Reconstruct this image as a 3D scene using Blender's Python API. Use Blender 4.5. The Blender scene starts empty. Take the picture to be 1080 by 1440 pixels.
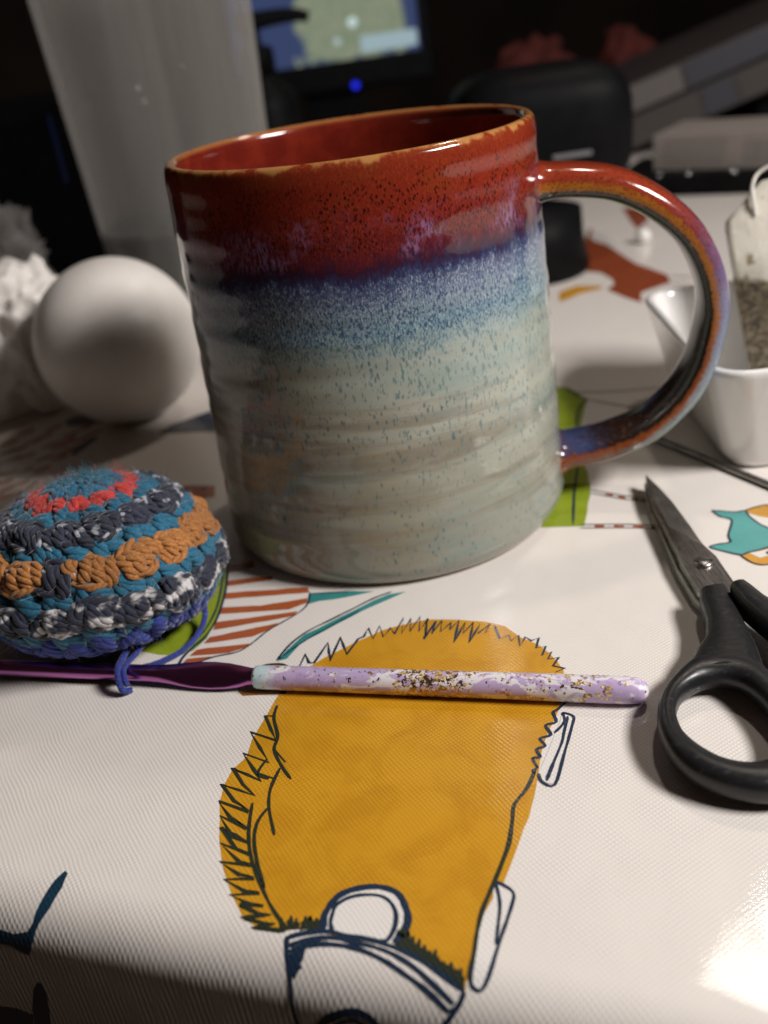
import bpy, bmesh, math, random
from mathutils import Vector, Matrix, noise
from mathutils.geometry import tessellate_polygon
R = math.radians
S = 0.01                      # everything below is written in centimetres
rng = random.Random(11)
sc = bpy.context.scene
col = sc.collection

# ------------------------------------------------------------------ camera
cd = bpy.data.cameras.new('camera')
cam = bpy.data.objects.new('camera', cd); col.objects.link(cam); sc.camera = cam
RT = Vector((0.98929176, -0.06731179, -0.12950263)); UP = Vector((0.14595139, 0.45625467, 0.87779831)); FW = Vector((0.0, 0.88729972, -0.46119324))
m = Matrix((RT, UP, -FW)).transposed().to_4x4(); m.translation = Vector((0, 0, 12.4618)) * S
cam.matrix_world = m
cd.sensor_width = 36.0; cd.lens = 1359.12 / 1440 * 36
cd.clip_start = 0.01; cd.clip_end = 60
cd.dof.use_dof = True; cd.dof.focus_distance = 0.188; cd.dof.aperture_fstop = 12.5; cd.dof.aperture_blades = 0

# ------------------------------------------------------------------ world, lamps, exposure
w = bpy.data.worlds.new('World'); sc.world = w; w.use_nodes = True
bg = w.node_tree.nodes['Background']; bg.inputs[0].default_value = (1.0, 0.62, 0.44, 1); bg.inputs[1].default_value = 0.018
def lamp(name, loc, aim, sx, sy, watt, colr):
    l = bpy.data.lights.new(name, 'AREA'); l.shape = 'RECTANGLE'; l.size = sx * S; l.size_y = sy * S; l.energy = watt; l.color = colr
    o = bpy.data.objects.new(name, l); col.objects.link(o); o.location = Vector(loc) * S
    o.rotation_euler = (Vector(aim) - Vector(loc)).to_track_quat('-Z', 'Y').to_euler()
    return o
lamp('desk_lamp_light', (51, -4, 50), (0, 20, 2), 21, 12, 7.0, (1.0, 0.96, 0.925))
lamp('ceiling_lamp_light', (37, 66.5, 87), (2, 14, 0), 6.5, 6, 1.35, (1.0, 0.88, 0.76))
sc.view_settings.view_transform = 'Standard'; sc.view_settings.look = 'None'
sc.view_settings.exposure = 0.0; sc.view_settings.gamma = 1.0; sc.view_settings.use_curve_mapping = False
sc.cycles.use_denoising = True; sc.cycles.max_bounces = 10; sc.cycles.transparent_max_bounces = 12
sc.cycles.sample_clamp_indirect = 4.0; sc.cycles.caustics_refractive = False; sc.cycles.caustics_reflective = False

# ------------------------------------------------------------------ node helper
class NT:
    def __init__(s, name):
        s.m = bpy.data.materials.new(name); s.m.use_nodes = True
        s.t = s.m.node_tree; s.t.nodes.clear()
        s.out = s.t.nodes.new('ShaderNodeOutputMaterial')
    def put(s, sock, v):
        if isinstance(v, bpy.types.NodeSocket): s.t.links.new(v, sock)
        elif isinstance(v, (tuple, list)):
            n = len(sock.default_value); v = tuple(v) + (1.0,) * (n - len(v)); sock.default_value = v[:n]
        else:
            sock.default_value = v
    def n(s, typ, outp=0, props=None, **kw):
        nd = s.t.nodes.new('ShaderNode' + typ)
        for k, v in (props or {}).items(): setattr(nd, k, v)
        for k, v in kw.items():
            key = int(k[1:]) if k[0] == 'i' and k[1:].isdigit() else k.replace('_', ' ')
            s.put(nd.inputs[key], v)
        return nd.outputs[outp]
    def obj(s, scale=(100, 100, 100), rot=(0, 0, 0), src=3):
        tc = s.t.nodes.new('ShaderNodeTexCoord')
        return s.n('Mapping', Vector=tc.outputs[src], Scale=scale, Rotation=rot)
    def math(s, op, a, b=0.0, c=0.0): return s.n('Math', props={'operation': op}, i0=a, i1=b, i2=c)
    def mix(s, f, a, b, mode='MIX'):
        nd = s.t.nodes.new('ShaderNodeMix'); nd.data_type = 'RGBA'; nd.blend_type = mode
        s.put(nd.inputs[0], f); s.put(nd.inputs[6], a); s.put(nd.inputs[7], b); return nd.outputs[2]
    def noise(s, vec, scale, detail=2.0, rough=0.5, dist=0.0): return s.n('TexNoise', 0, Vector=vec, Scale=scale, Detail=detail, Roughness=rough, Distortion=dist)
    def step(s, v, a, b, lo=0.0, hi=1.0):
        return s.n('MapRange', 0, {'interpolation_type': 'SMOOTHSTEP'}, i0=v, i1=a, i2=b, i3=lo, i4=hi)
    def ramp(s, f, stops, interp='LINEAR'):
        nd = s.t.nodes.new('ShaderNodeValToRGB'); nd.color_ramp.interpolation = interp; e = nd.color_ramp.elements
        while len(e) < len(stops): e.new(0.5)
        for q, (p, c) in zip(e, stops): q.position = p; q.color = tuple(c) + (1.0,) * (4 - len(c))
        s.put(nd.inputs[0], f); return nd.outputs[0]
    def bump(s, h, strength, dist): return s.n('Bump', 0, Height=h, Strength=strength, Distance=dist * S)
    def bsdf(s, color, rough=0.5, normal=None, **kw):
        nd = s.t.nodes.new('ShaderNodeBsdfPrincipled')
        s.put(nd.inputs['Base Color'], color); s.put(nd.inputs['Roughness'], rough)
        if normal is not None: s.put(nd.inputs['Normal'], normal)
        for k, v in kw.items(): s.put(nd.inputs[k.replace('_', ' ')], v)
        s.t.links.new(nd.outputs[0], s.out.inputs[0]); return nd
def plain(name, color, rough=0.5, grain=0.08, gscale=3.0, bump=0.0, **kw):
    t = NT(name); v = t.obj(); g = t.noise(v, gscale, 4, 0.6)
    c = t.mix(t.step(g, 0.3, 0.7), tuple(x * (1 - grain) for x in color), tuple(min(1, x * (1 + grain)) for x in color))
    nrm = t.bump(t.noise(v, gscale * 8, 3), bump, 0.01) if bump else None
    t.bsdf(c, rough, nrm, **kw); return t.m

# ------------------------------------------------------------------ mesh helpers
class MB:
    def __init__(s): s.v = []; s.f = []; s.mi = []; s.uv = None
    def add(s, verts, faces, mi=0):
        b = len(s.v); s.v += [tuple(p) for p in verts]; s.f += [tuple(i + b for i in f) for f in faces]; s.mi += [mi] * len(faces)
    def grid(s, rows, closed_u=False, closed_v=False, mi=0, flip=False):
        nv = len(rows); nu = len(rows[0]); b = len(s.v)
        for r in rows: s.v += [tuple(p) for p in r]
        for j in range(nv if closed_v else nv - 1):
            for i in range(nu if closed_u else nu - 1):
                q = (b + j * nu + i, b + j * nu + (i + 1) % nu, b + ((j + 1) % nv) * nu + (i + 1) % nu, b + ((j + 1) % nv) * nu + i)
                s.f.append(q[::-1] if flip else q); s.mi.append(mi)
        return b
    def fan(s, ring, centre, mi=0, flip=False):
        b = len(s.v); s.v += [tuple(p) for p in ring] + [tuple(centre)]; n = len(ring)
        for i in range(n):
            q = (b + i, b + (i + 1) % n, b + n); s.f.append(q[::-1] if flip else q); s.mi.append(mi)
    def tube(s, pts, rad, sides=8, mi=0, cap=True, squash=None, up=Vector((0, 0, 1))):
        pts = [Vector(p) for p in pts]; n = len(pts); rows = []
        nrm = None
        for i, p in enumerate(pts):
            t = (pts[min(i + 1, n - 1)] - pts[max(i - 1, 0)]).normalized()
            if nrm is None:
                nrm = up - up.dot(t) * t
                if nrm.length < 1e-4: nrm = Vector((1, 0, 0)) - t.x * t
            nrm = (nrm - nrm.dot(t) * t).normalized(); bn = t.cross(nrm)
            r = rad[i] if isinstance(rad, (list, tuple)) else rad
            a, b_ = (r, r) if squash is None else (r * squash[i][0], r * squash[i][1])
            rows.append([p + bn * (a * math.cos(2 * math.pi * k / sides)) + nrm * (b_ * math.sin(2 * math.pi * k / sides)) for k in range(sides)])
        s.grid(rows, closed_u=True, mi=mi)
        if cap: s.fan(rows[0], pts[0], mi, True); s.fan(rows[-1], pts[-1], mi)
        return rows
    def lathe(s, prof, segs=64, mi=0, fn=None):
        rows = []
        for j, (r, z) in enumerate(prof):
            row = []
            for i in range(segs):
                a = 2 * math.pi * i / segs; rr = r if fn is None else fn(r, z, a, j)
                row.append((rr * math.cos(a), rr * math.sin(a), z))
            rows.append(row)
        s.grid(rows, closed_u=True, mi=mi); return rows
    def box(s, c, d, mi=0, bev=0.0):
        x, y, z = (k / 2 for k in d); b = bev
        if b <= 0:
            V = [(sx * x, sy * y, sz * z) for sz in (-1, 1) for sy in (-1, 1) for sx in (-1, 1)]
            F = [(0, 2, 3, 1), (4, 5, 7, 6), (0, 1, 5, 4), (2, 6, 7, 3), (0, 4, 6, 2), (1, 3, 7, 5)]
            s.add([(c[0] + p[0], c[1] + p[1], c[2] + p[2]) for p in V], F, mi); return
        rows = []
        prof = [(b, -z), (b * .3, -z + b * .3), (0, -z + b), (0, z - b), (b * .3, z - b * .3), (b, z)]
        for ins, zz in prof:
            row = []
            for (sx, sy, a0) in ((1, 1, 0), (-1, 1, 90), (-1, -1, 180), (1, -1, 270)):
                for k in range(4):
                    a = R(a0 + k * 30); cx = sx * (x - b); cy = sy * (y - b); rr = b - ins
                    row.append((c[0] + cx + rr * math.cos(a), c[1] + cy + rr * math.sin(a), c[2] + zz))
            rows.append(row)
        s.grid(rows, closed_u=True, mi=mi)
        s.fan(rows[0], (c[0], c[1], c[2] - z), mi, True); s.fan(rows[-1], (c[0], c[1], c[2] + z), mi)
    def mesh(s, name, mats, smooth=True):
        me = bpy.data.meshes.new(name)
        me.from_pydata([(a * S, b * S, c * S) for a, b, c in s.v], [], s.f)
        for mt in (mats if isinstance(mats, (list, tuple)) else [mats]): me.materials.append(mt)
        me.polygons.foreach_set('material_index', s.mi)
        if smooth: me.polygons.foreach_set('use_smooth', [True] * len(s.f))
        me.validate(); me.update(); return me
    def build(s, name, mats, parent=None, loc=(0, 0, 0), rot=(0, 0, 0), smooth=True, **props):
        o = bpy.data.objects.new(name, s.mesh(name, mats, smooth)); col.objects.link(o)
        o.location = Vector(loc) * S; o.rotation_euler = rot
        if parent: o.parent = parent
        for k, v in props.items(): o[k] = v
        return o
def thing(name, label, cat, loc=(0, 0, 0), rot=(0, 0, 0), group=None):
    o = bpy.data.objects.new(name, None); col.objects.link(o); o.empty_display_size = 0.01
    o.location = Vector(loc) * S; o.rotation_euler = rot; o['label'] = label; o['category'] = cat
    if group: o['group'] = group
    return o
def cat_rom(P, n=6, closed=False):
    P = [Vector(p) for p in P]; L = len(P); out = []
    for i in range(L if closed else L - 1):
        if closed: a, b, c, d = P[i - 1], P[i], P[(i + 1) % L], P[(i + 2) % L]
        else: a, b, c, d = P[max(i - 1, 0)], P[i], P[i + 1], P[min(i + 2, L - 1)]
        for k in range(n):
            t = k / n
            out.append(0.5 * ((2 * b) + (c - a) * t + (2 * a - 5 * b + 4 * c - d) * t * t + (3 * b - a - 3 * c + d) * t ** 3))
    if not closed: out.append(P[-1])
    return out
def lerp_tab(tab, x):
    for (a, u), (b, v_) in zip(tab, tab[1:]):
        if x <= b: return u + (v_ - u) * max(0, (x - a)) / (b - a)
    return tab[-1][1]

# ------------------------------------------------------------------ the setting
def struct(o): o['kind'] = 'structure'; return o
mb = MB(); mb.box((0, 260, 60), (700, 6, 260)); struct(mb.build('back_wall', plain('wall_paint', (0.035, 0.026, 0.021), 0.9, 0.3, 0.05), smooth=False))
EA = R(-22); ES = Vector((math.cos(EA), math.sin(EA))); EV = Vector((-ES.y, ES.x)); EO = Vector((-3.4, 11.1)); RB = 0.9
def cloth_pt(s, v, h=0.0):
    if v >= 0: q = EO + s * ES + v * EV; return (q.x, q.y, h)
    th = -v / RB
    if th < math.pi / 2:
        q = EO + s * ES - (RB + h) * math.sin(th) * EV; return (q.x, q.y, -RB + (RB + h) * math.cos(th))
    q = EO + s * ES - (RB + h) * EV; return (q.x, q.y, -RB - (-v - RB * math.pi / 2))
wood = plain('table_wood', (0.10, 0.05, 0.025), 0.5, 0.3, 0.6)
mb = MB(); c = EO + 46 * EV; mb.box((0, 0, 0), (170, 91.2, 2.6), bev=0.4)
struct(mb.build('table_top', wood, loc=(c.x, c.y, -1.42), rot=(0, 0, EA), smooth=False))

# ------------------------------------------------------------------ tablecloth with its printed drawings
def weave(t, k=1.0):
    tc = t.t.nodes.new('ShaderNodeTexCoord')
    v = t.n('Mapping', Vector=tc.outputs[3], Scale=(100, 100, 100), Rotation=(0, 0, R(17.5)))
    wob = t.noise(v, 0.8, 2)
    sx = t.n('SeparateXYZ', 0, Vector=v); sy = t.n('SeparateXYZ', 1, Vector=v)
    sxx = t.math('ADD', sx, t.math('MULTIPLY', wob, 0.12)); syy = t.math('ADD', sy, t.math('MULTIPLY', wob, 0.10))
    a = t.math('SINE', t.math('MULTIPLY', sxx, 2 * math.pi / 0.105)); b = t.math('SINE', t.math('MULTIPLY', syy, 2 * math.pi / 0.105))
    h = t.math('ADD', t.math('MULTIPLY', a, b), t.math('MULTIPLY', t.math('ADD', t.math('ABSOLUTE', a), 0.0), 0.35))
    h = t.math('ADD', h, t.math('MULTIPLY', t.noise(v, 22, 3), 0.7))
    h = t.math('MULTIPLY', h, t.step(t.noise(v, 1.4, 3), 0.25, 0.75, 0.45, 1.25))
    swell = t.math('MULTIPLY', t.noise(v, 0.35, 2), 1.0)
    nb = t.n('Bump', 0, Height=h, Strength=0.36 * k, Distance=0.010 * S)
    nb2 = t.n('Bump', 0, Height=swell, Strength=0.5, Distance=0.10 * S, Normal=nb)
    nc = t.n('Bump', 0, Height=t.math('MULTIPLY', a, b), Strength=0.085, Distance=0.010 * S)
    return v, a, b, nb2, nc
def cloth_mat(name, color, blotch=0.0, dark=None, white=0.0):
    t = NT(name); v, a, b, nb, nc = weave(t)
    thread = t.step(t.math('MULTIPLY', a, b), -1.0, 0.6)
    base = t.mix(thread, tuple(x * 0.94 for x in color), color)
    if blotch:
        n1 = t.noise(v, 1.1, 4, 0.62, 0.6)
        base = t.mix(t.math('MULTIPLY', t.step(n1, 0.38, 0.68), blotch), base, dark)
    if white:
        n2 = t.noise(v, 14, 4, 0.7)
        base = t.mix(t.step(n2, 0.62, 0.72, 0, white), base, (0.72, 0.68, 0.62))
    grime = t.noise(v, 0.25, 4)
    base = t.mix(t.step(grime, 0.35, 0.75, 0, 0.10), base, tuple(x * 0.8 for x in color))
    t.bsdf(base, 0.50, nb, Specular_IOR_Level=0.3, Coat_Weight=0.8, Coat_Roughness=0.035, Coat_Normal=nc)
    return t.m
CM = {
 'cloth': cloth_mat('cream_oilcloth', (0.80, 0.745, 0.70)),
 'white': cloth_mat('white_print', (0.80, 0.76, 0.725)),
 'ochre': cloth_mat('ochre_print', (0.62, 0.30, 0.012), 0.65, (0.49, 0.215, 0.006), 0.12),
 'yellow': cloth_mat('yellow_print', (0.66, 0.33, 0.035), 0.4, (0.5, 0.22, 0.02), 0.12),
 'ink': cloth_mat('navy_ink_print', (0.012, 0.028, 0.06), 0, None, 0.12),
 'ink2': cloth_mat('dark_ink_print', (0.022, 0.030, 0.018), 0, None, 0.06),
 'navy': cloth_mat('navy_print', (0.010, 0.045, 0.085), 0.6, (0.006, 0.02, 0.04), 0.05),
 'green': cloth_mat('lime_print', (0.30, 0.38, 0.022), 0.6, (0.20, 0.27, 0.015), 0.10),
 'rust': cloth_mat('rust_print', (0.42, 0.10, 0.028), 0.4, (0.32, 0.065, 0.018), 0.35),
 'rustd': cloth_mat('brick_print', (0.30, 0.062, 0.020), 0.5, (0.22, 0.04, 0.014), 0.2),
 'teal': cloth_mat('teal_print', (0.040, 0.27, 0.26), 0.5, (0.02, 0.18, 0.19), 0.15),
 'tealpale': cloth_mat('pale_teal_print', (0.095, 0.38, 0.36), 0.4, (0.06, 0.28, 0.28), 0.15),
 'brown': cloth_mat('brown_ink_print', (0.10, 0.035, 0.018), 0, None, 0.15),
 'brownochre': cloth_mat('brown_ochre_print', (0.30, 0.12, 0.008), 0.5, (0.15, 0.05, 0.005), 0.05)}
CK = list(CM); cmats = [CM[k] for k in CK]
mb = MB(); vs = [-14, -9, -7, -5, -4.2, -3.4] + [-RB * math.pi / 2 + RB * math.pi / 2 * k / 16 for k in range(17)] + [0.3, 1, 3, 8, 16, 30, 50, 70, 91.4]
ss = [-86, -70, -50, -36, -26, -20] + [-16 + k for k in range(33)] + [20, 26, 36, 50, 70, 86]
def drape(s, v):
    p = Vector(cloth_pt(s, v))
    if v < -3.4:                               # the hanging part swings in soft folds
        k = min(1, (-v - 3.4) / 6); q = 0.5 * k * math.sin(s * 0.55 + 0.6) ; p -= Vector((EV.x, EV.y, 0)) * (q + 0.4 * k)
    return p
rows = [[drape(s, v) for s in ss] for v in vs]
mb.grid(rows)
th = [[Vector(p) - Vector((0, 0, 0.05)) if v >= 0 else Vector(p) + Vector((EV.x, EV.y, 0)) * 0.05 for p in r] for r, v in zip(rows, vs)]
mb.grid(th, flip=True)
nS = len(ss); nV = len(vs); bt = nS * nV
for i in range(nS - 1):
    mb.f.append((i + 1, i, bt + i, bt + i + 1)); mb.mi.append(0); j = (nV - 1) * nS + i; mb.f.append((j, j + 1, bt + j + 1, bt + j)); mb.mi.append(0)
cloth = mb.build('tablecloth', CM['cloth'])
cloth['label'] = 'cream woven oilcloth printed with coloured animal drawings, covering the table'; cloth['category'] = 'tablecloth'
PRINTS = {}
PRINTS['printed_beast'] = [
 ('fill','ochre',None,[(-1.38,5.32),(-1.29,5.84),(-1.09,6.19),(-0.885,6.56),(-0.409,7.17),(0.106,7.74),(0.55,8.02),(1,8.27),(1.68,8.35),(2.36,8.35),(2.81,8.24),(3.21,7.87),(3.65,7.66),(3.94,7.37),(4.17,7.09),(4.33,6.8),(4.36,6.38),(4.43,5.76),(4.38,5.36),(4.31,4.93),(4.29,4.42),(4.32,3.93),(4.36,3.29),(4.35,2.77),(4.3,2.26),(4.25,1.63),(4.19,1.17),(4.1,0.938),(4.02,0.643),(4.01,0.305),(4.04,-0.073),(4.03,-0.398),(4.04,-0.534),(3.85,-0.456),(3.6,-0.325),(3.29,-0.212),(2.91,-0.095),(2.69,-0.14),(2.27,-0.132),(1.97,-0.16),(1.71,-0.107),(1.34,-0.129),(1.03,-0.235),(0.625,-0.251),(0.317,-0.136),(-0.051,0.216),(-0.451,0.675),(-0.818,1.26),(-1.04,1.74),(-1.24,2.07),(-1.34,2.53),(-1.38,2.92),(-1.25,3.3),(-1.36,3.76),(-1.38,4.2),(-1.37,4.54),(-1.4,5.07)]),
 ('white','white',None,[(1.7,-0.109),(1.64,0.067),(1.64,0.242),(1.71,0.546),(1.96,0.745),(2.3,0.853),(2.6,0.804),(2.8,0.595),(2.91,0.373),(2.93,0.172),(2.85,-0.095),(2.27,-0.132)]),
 ('line','ink',0.132,[(1.68,-0.074),(1.61,0.132),(1.62,0.311),(1.7,0.567),(1.95,0.766),(2.29,0.867),(2.61,0.808),(2.83,0.566),(2.93,0.342),(2.92,0.137),(2.83,-0.08)]),
 ('line','ink',0.085,[(1.83,-0.082),(1.75,0.056),(1.72,0.224),(1.73,0.405),(1.94,0.609),(2.29,0.703),(2.52,0.644),(2.69,0.465),(2.76,0.238),(2.75,0.032),(2.67,-0.083),(2.31,-0.092),(2.01,-0.108),(1.83,-0.082)]),
 ('line','ink',0.085,[(1.14,-0.312),(1.43,-0.186),(1.74,-0.101),(2.08,-0.109),(2.5,-0.105),(2.92,-0.152),(3.3,-0.249),(3.67,-0.389),(4.03,-0.545)]),
 ('line','ink',0.085,[(1.21,-0.421),(1.52,-0.273),(1.86,-0.181),(2.22,-0.182),(2.71,-0.211),(3.14,-0.33),(3.52,-0.514),(3.9,-0.738)]),
 ('line','ink',0.085,[(1.24,-0.495),(1.54,-0.352),(1.89,-0.279),(2.31,-0.268),(2.74,-0.351),(3.12,-0.487),(3.49,-0.643),(3.84,-0.859)]),
 ('line','ink',0.085,[(1.14,-0.286),(1.22,-0.541),(1.33,-0.89),(1.35,-1.18),(1.35,-1.58),(1.38,-2.02)]),
 ('line','ink',0.085,[(4.03,-0.545),(3.99,-0.696),(3.9,-0.863),(3.78,-1.05),(3.62,-1.27)]),
 ('dark','ink',None,[(1.25,-0.526),(1.51,-0.396),(1.5,-0.544),(1.46,-0.629),(1.5,-0.674),(1.44,-0.738),(1.41,-0.848),(1.35,-0.807)]),
 ('dark','ink',None,[(3.78,-0.862),(3.9,-0.762),(4,-0.694),(3.9,-0.873)]),
 ('line','ink',0.186,[(1.72,-1.73),(1.88,-1.48),(2.12,-1.27),(2.37,-1.17),(2.6,-1.21),(2.76,-1.38)]),
 ('line','ink',0.085,[(1.86,-1.77),(2.06,-1.51),(2.29,-1.35),(2.47,-1.37),(2.59,-1.52)]),
 ('line','ink2',0.085,[(-1.25,4.68),(-1.23,4.51),(-1.4,4.51),(-1.1,4.13),(-0.869,3.84),(-1.48,3.98),(-1.1,3.59),(-0.74,3.23),(-1.36,3.38),(-0.944,2.99),(-0.688,2.74),(-1.39,2.97),(-0.986,2.59),(-0.651,2.37),(-1.41,2.53),(-0.971,2.17),(-0.575,1.97),(-1.25,2.11),(-0.855,1.78),(-0.435,1.59),(-1.06,1.78),(-0.625,1.38),(-0.254,1.29),(-0.923,1.54),(-0.427,1.13),(-0.114,1.06),(-0.759,1.19),(-0.236,0.878),(0.021,0.85),(-0.569,0.811),(-0.114,0.625),(0.17,0.605),(-0.32,0.481),(0.13,0.329),(0.391,0.346),(-0.082,0.21),(0.334,0.112),(0.56,0.123),(0.152,0.074),(0.53,-0.027),(0.753,-0.016),(0.305,-0.139),(0.656,-0.167),(0.876,-0.156),(0.532,-0.262),(1.09,-0.218)]),
 ('line','ink2',0.074,[(-1.28,4.85),(-1.18,4.46),(-0.869,3.95),(-0.789,3.59),(-0.447,3.18),(-0.131,2.89)]),
 ('line','ink2',0.074,[(-0.781,3.59),(-0.416,3.29)]),
 ('line','ink2',0.074,[(-0.462,3.13),(-0.418,2.6),(-0.259,2.16),(0.121,1.55)]),
 ('line','ink2',0.074,[(-0.259,2.16),(-0.31,1.79),(-0.192,1.38),(0.116,0.869),(0.43,0.452)]),
 ('line','ink2',0.074,[(-0.605,2.19),(-0.364,1.52),(-0.013,0.923),(0.619,0.208),(1.12,-0.202)]),
 ('line','ink2',0.074,[(-0.82,3.32),(-0.829,2.92),(-0.553,2.82)]),
 ('line','ink2',0.074,[(-0.793,2.92),(-0.447,2.84)]),
 ('line','ink',0.07,[(-1.32,6.16),(-1.36,6.62),(-1.16,6.32),(-1.04,6.33),(-1,7.09),(-0.712,6.45),(-0.781,7.33),(-0.42,6.72),(-0.355,7.32),(-0.253,7.43),(-0.26,7.76),(-0.017,7.37),(-0.026,7.87),(0.196,7.47),(0.253,7.83),(0.413,7.61),(0.433,8.25),(0.572,7.66),(0.613,8.25),(0.735,7.75),(0.806,8.35),(0.944,7.78),(1.01,8.3),(1.13,7.52),(1.22,8.21),(1.25,7.75),(1.35,8.27),(1.43,7.84),(1.58,8.22),(1.61,7.94),(1.73,8.31),(1.83,7.48),(1.89,8.26),(1.94,7.84),(2.08,8.29),(2.16,7.52),(2.24,8.23),(2.27,7.88),(2.47,8.27),(2.43,7.91),(2.58,8.21),(2.79,7.75),(2.96,7.91),(3.05,7.71),(3.17,7.93),(3.28,7.54),(3.33,7.89),(3.48,7.77),(3.62,7.9),(3.63,7.53),(3.82,7.62),(3.8,7.29),(3.97,7.44),(3.94,7.18),(4.15,7.27),(4.08,6.97),(4.33,6.92),(4.16,6.77)]),
 ('line','ink',0.07,[(4.54,5.94),(4.4,5.64),(4.32,5.52),(4.42,5.26),(4.24,5.13),(4.38,4.89),(4.2,4.75),(4.33,4.57),(4.19,4.45),(4.29,4.26),(4.16,4.2),(4.29,3.98),(4.22,3.9),(4.28,3.83)]),
 ('line','ink2',0.085,[(4.26,3.92),(4.2,3.45),(4.06,3.02),(4.1,2.64),(4.14,2.15),(4.11,1.68),(4.06,1.22),(4.01,0.78),(4.02,0.374),(4.06,-0.009),(4.07,-0.391)]),
 ('white2','white',None,[(4.49,5.55),(4.71,5.47),(4.73,5.21),(4.7,4.39),(4.66,3.62),(4.43,3.65),(4.33,3.84),(4.41,4.54),(4.48,5.17)]),
 ('line','ink',0.07,[(4.49,5.55),(4.71,5.47),(4.73,5.21),(4.7,4.39),(4.66,3.62),(4.43,3.65),(4.33,3.84)]),
 ('line','ink',0.07,[(4.61,5.46),(4.61,4.98),(4.61,4.67),(4.55,4.17),(4.5,3.68)]),
 ('line','ink',0.062,[(4.49,5.55),(4.57,5.29),(4.44,4.95)]),
 ('white2','white',None,[(4.06,1.36),(4.39,1.21),(4.43,0.938),(4.39,0.386),(4.35,-0.235),(4.26,-0.492),(4.11,-0.433),(4.07,-0.182),(4.04,0.311),(4.04,0.703),(4.11,1.01)]),
 ('line','ink',0.07,[(4.06,1.36),(4.39,1.21),(4.43,0.938),(4.39,0.386),(4.35,-0.235),(4.26,-0.492),(4.11,-0.433),(4.07,-0.182)]),
 ('line','ink',0.07,[(4.09,1.33),(4.24,0.967),(4.3,0.568),(4.34,0.213)]),
 ('line','ink2',0.078,[(1.01,-0.215),(0.936,-0.081)]),
 ('line','ink2',0.078,[(1.05,-0.206),(0.933,-0.02)]),
 ('line','ink2',0.078,[(1.09,-0.193),(1.02,-0.092)]),
 ('line','ink2',0.078,[(1.13,-0.182),(1.06,-0.044)]),
 ('line','ink2',0.078,[(1.17,-0.186),(1.08,0.046)]),
 ('line','ink2',0.078,[(1.21,-0.174),(1.18,-0.044)]),
 ('line','ink2',0.078,[(1.25,-0.164),(1.18,0.022)]),
 ('line','ink2',0.078,[(1.29,-0.156),(1.25,-0.04)]),
 ('line','ink2',0.078,[(1.34,-0.165),(1.3,-0.011)]),
 ('line','ink2',0.078,[(1.38,-0.141),(1.32,0.042)]),
 ('line','ink2',0.078,[(1.42,-0.129),(1.31,0.087)]),
 ('line','ink2',0.078,[(1.46,-0.132),(1.39,0.105)]),
 ('line','ink2',0.078,[(1.5,-0.132),(1.38,0.105)]),
 ('line','ink2',0.078,[(1.54,-0.104),(1.47,0.038)]),
 ('line','ink2',0.078,[(1.58,-0.111),(1.5,0.094)]),
 ('line','ink2',0.078,[(1.62,-0.102),(1.55,0.067)]),
 ('line','ink2',0.078,[(2.88,-0.118),(2.84,0.157)]),
 ('line','ink2',0.078,[(2.92,-0.13),(2.88,0.17)]),
 ('line','ink2',0.078,[(2.96,-0.142),(2.91,0.202)]),
 ('line','ink2',0.078,[(3,-0.155),(2.91,0.122)]),
 ('line','ink2',0.078,[(3.04,-0.169),(2.99,0.167)]),
 ('line','ink2',0.078,[(3.08,-0.182),(3,0.154)]),
 ('line','ink2',0.078,[(3.12,-0.196),(3.03,0.08)]),
 ('line','ink2',0.078,[(3.16,-0.209),(3.09,0.098)]),
 ('line','ink2',0.078,[(3.2,-0.223),(3.14,-0.067)]),
 ('line','ink2',0.078,[(3.24,-0.236),(3.2,0.072)]),
 ('line','ink2',0.078,[(3.28,-0.25),(3.28,-0.135)]),
 ('line','ink2',0.078,[(3.32,-0.263),(3.26,-0.085)]),
 ('line','ink2',0.078,[(3.36,-0.277),(3.35,-0.12)]),
 ('line','ink2',0.078,[(3.4,-0.29),(3.3,-0.012)]),
 ('line','ink2',0.078,[(3.43,-0.304),(3.36,-0.091)]),
 ('line','ink2',0.078,[(3.47,-0.317),(3.41,-0.081)]),
 ('line','ink2',0.078,[(3.51,-0.33),(3.49,-0.053)]),
 ('line','ink2',0.078,[(3.55,-0.344),(3.55,-0.152)]),
 ('line','ink2',0.078,[(3.59,-0.357),(3.54,-0.22)]),
 ('line','ink2',0.078,[(3.62,-0.37),(3.56,-0.178)]),
 ('line','ink2',0.078,[(3.66,-0.384),(3.64,-0.269)]),
 ('line','ink2',0.078,[(3.7,-0.397),(3.65,-0.206)]),
 ('line','ink2',0.078,[(3.73,-0.41),(3.75,-0.322)]),
 ('line','ink2',0.078,[(3.77,-0.424),(3.79,-0.285)]),
 ('line','ink2',0.078,[(3.81,-0.437),(3.76,-0.197)]),
 ('line','ink2',0.078,[(3.85,-0.45),(3.83,-0.293)]),
 ('line','ink2',0.078,[(3.88,-0.463),(3.86,-0.274)]),
 ('line','ink2',0.078,[(3.92,-0.476),(3.91,-0.305)]),
 ('line','ink2',0.078,[(3.96,-0.489),(3.92,-0.254)]),
 ('line','ink2',0.078,[(3.99,-0.503),(3.99,-0.356)]),
 ('dark','ink2',None,[(2.84,-0.078),(2.98,0.049),(3.31,-0.075),(3.63,-0.213),(3.96,-0.334),(4.03,-0.505),(3.66,-0.364),(3.29,-0.233)]),
]
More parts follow.
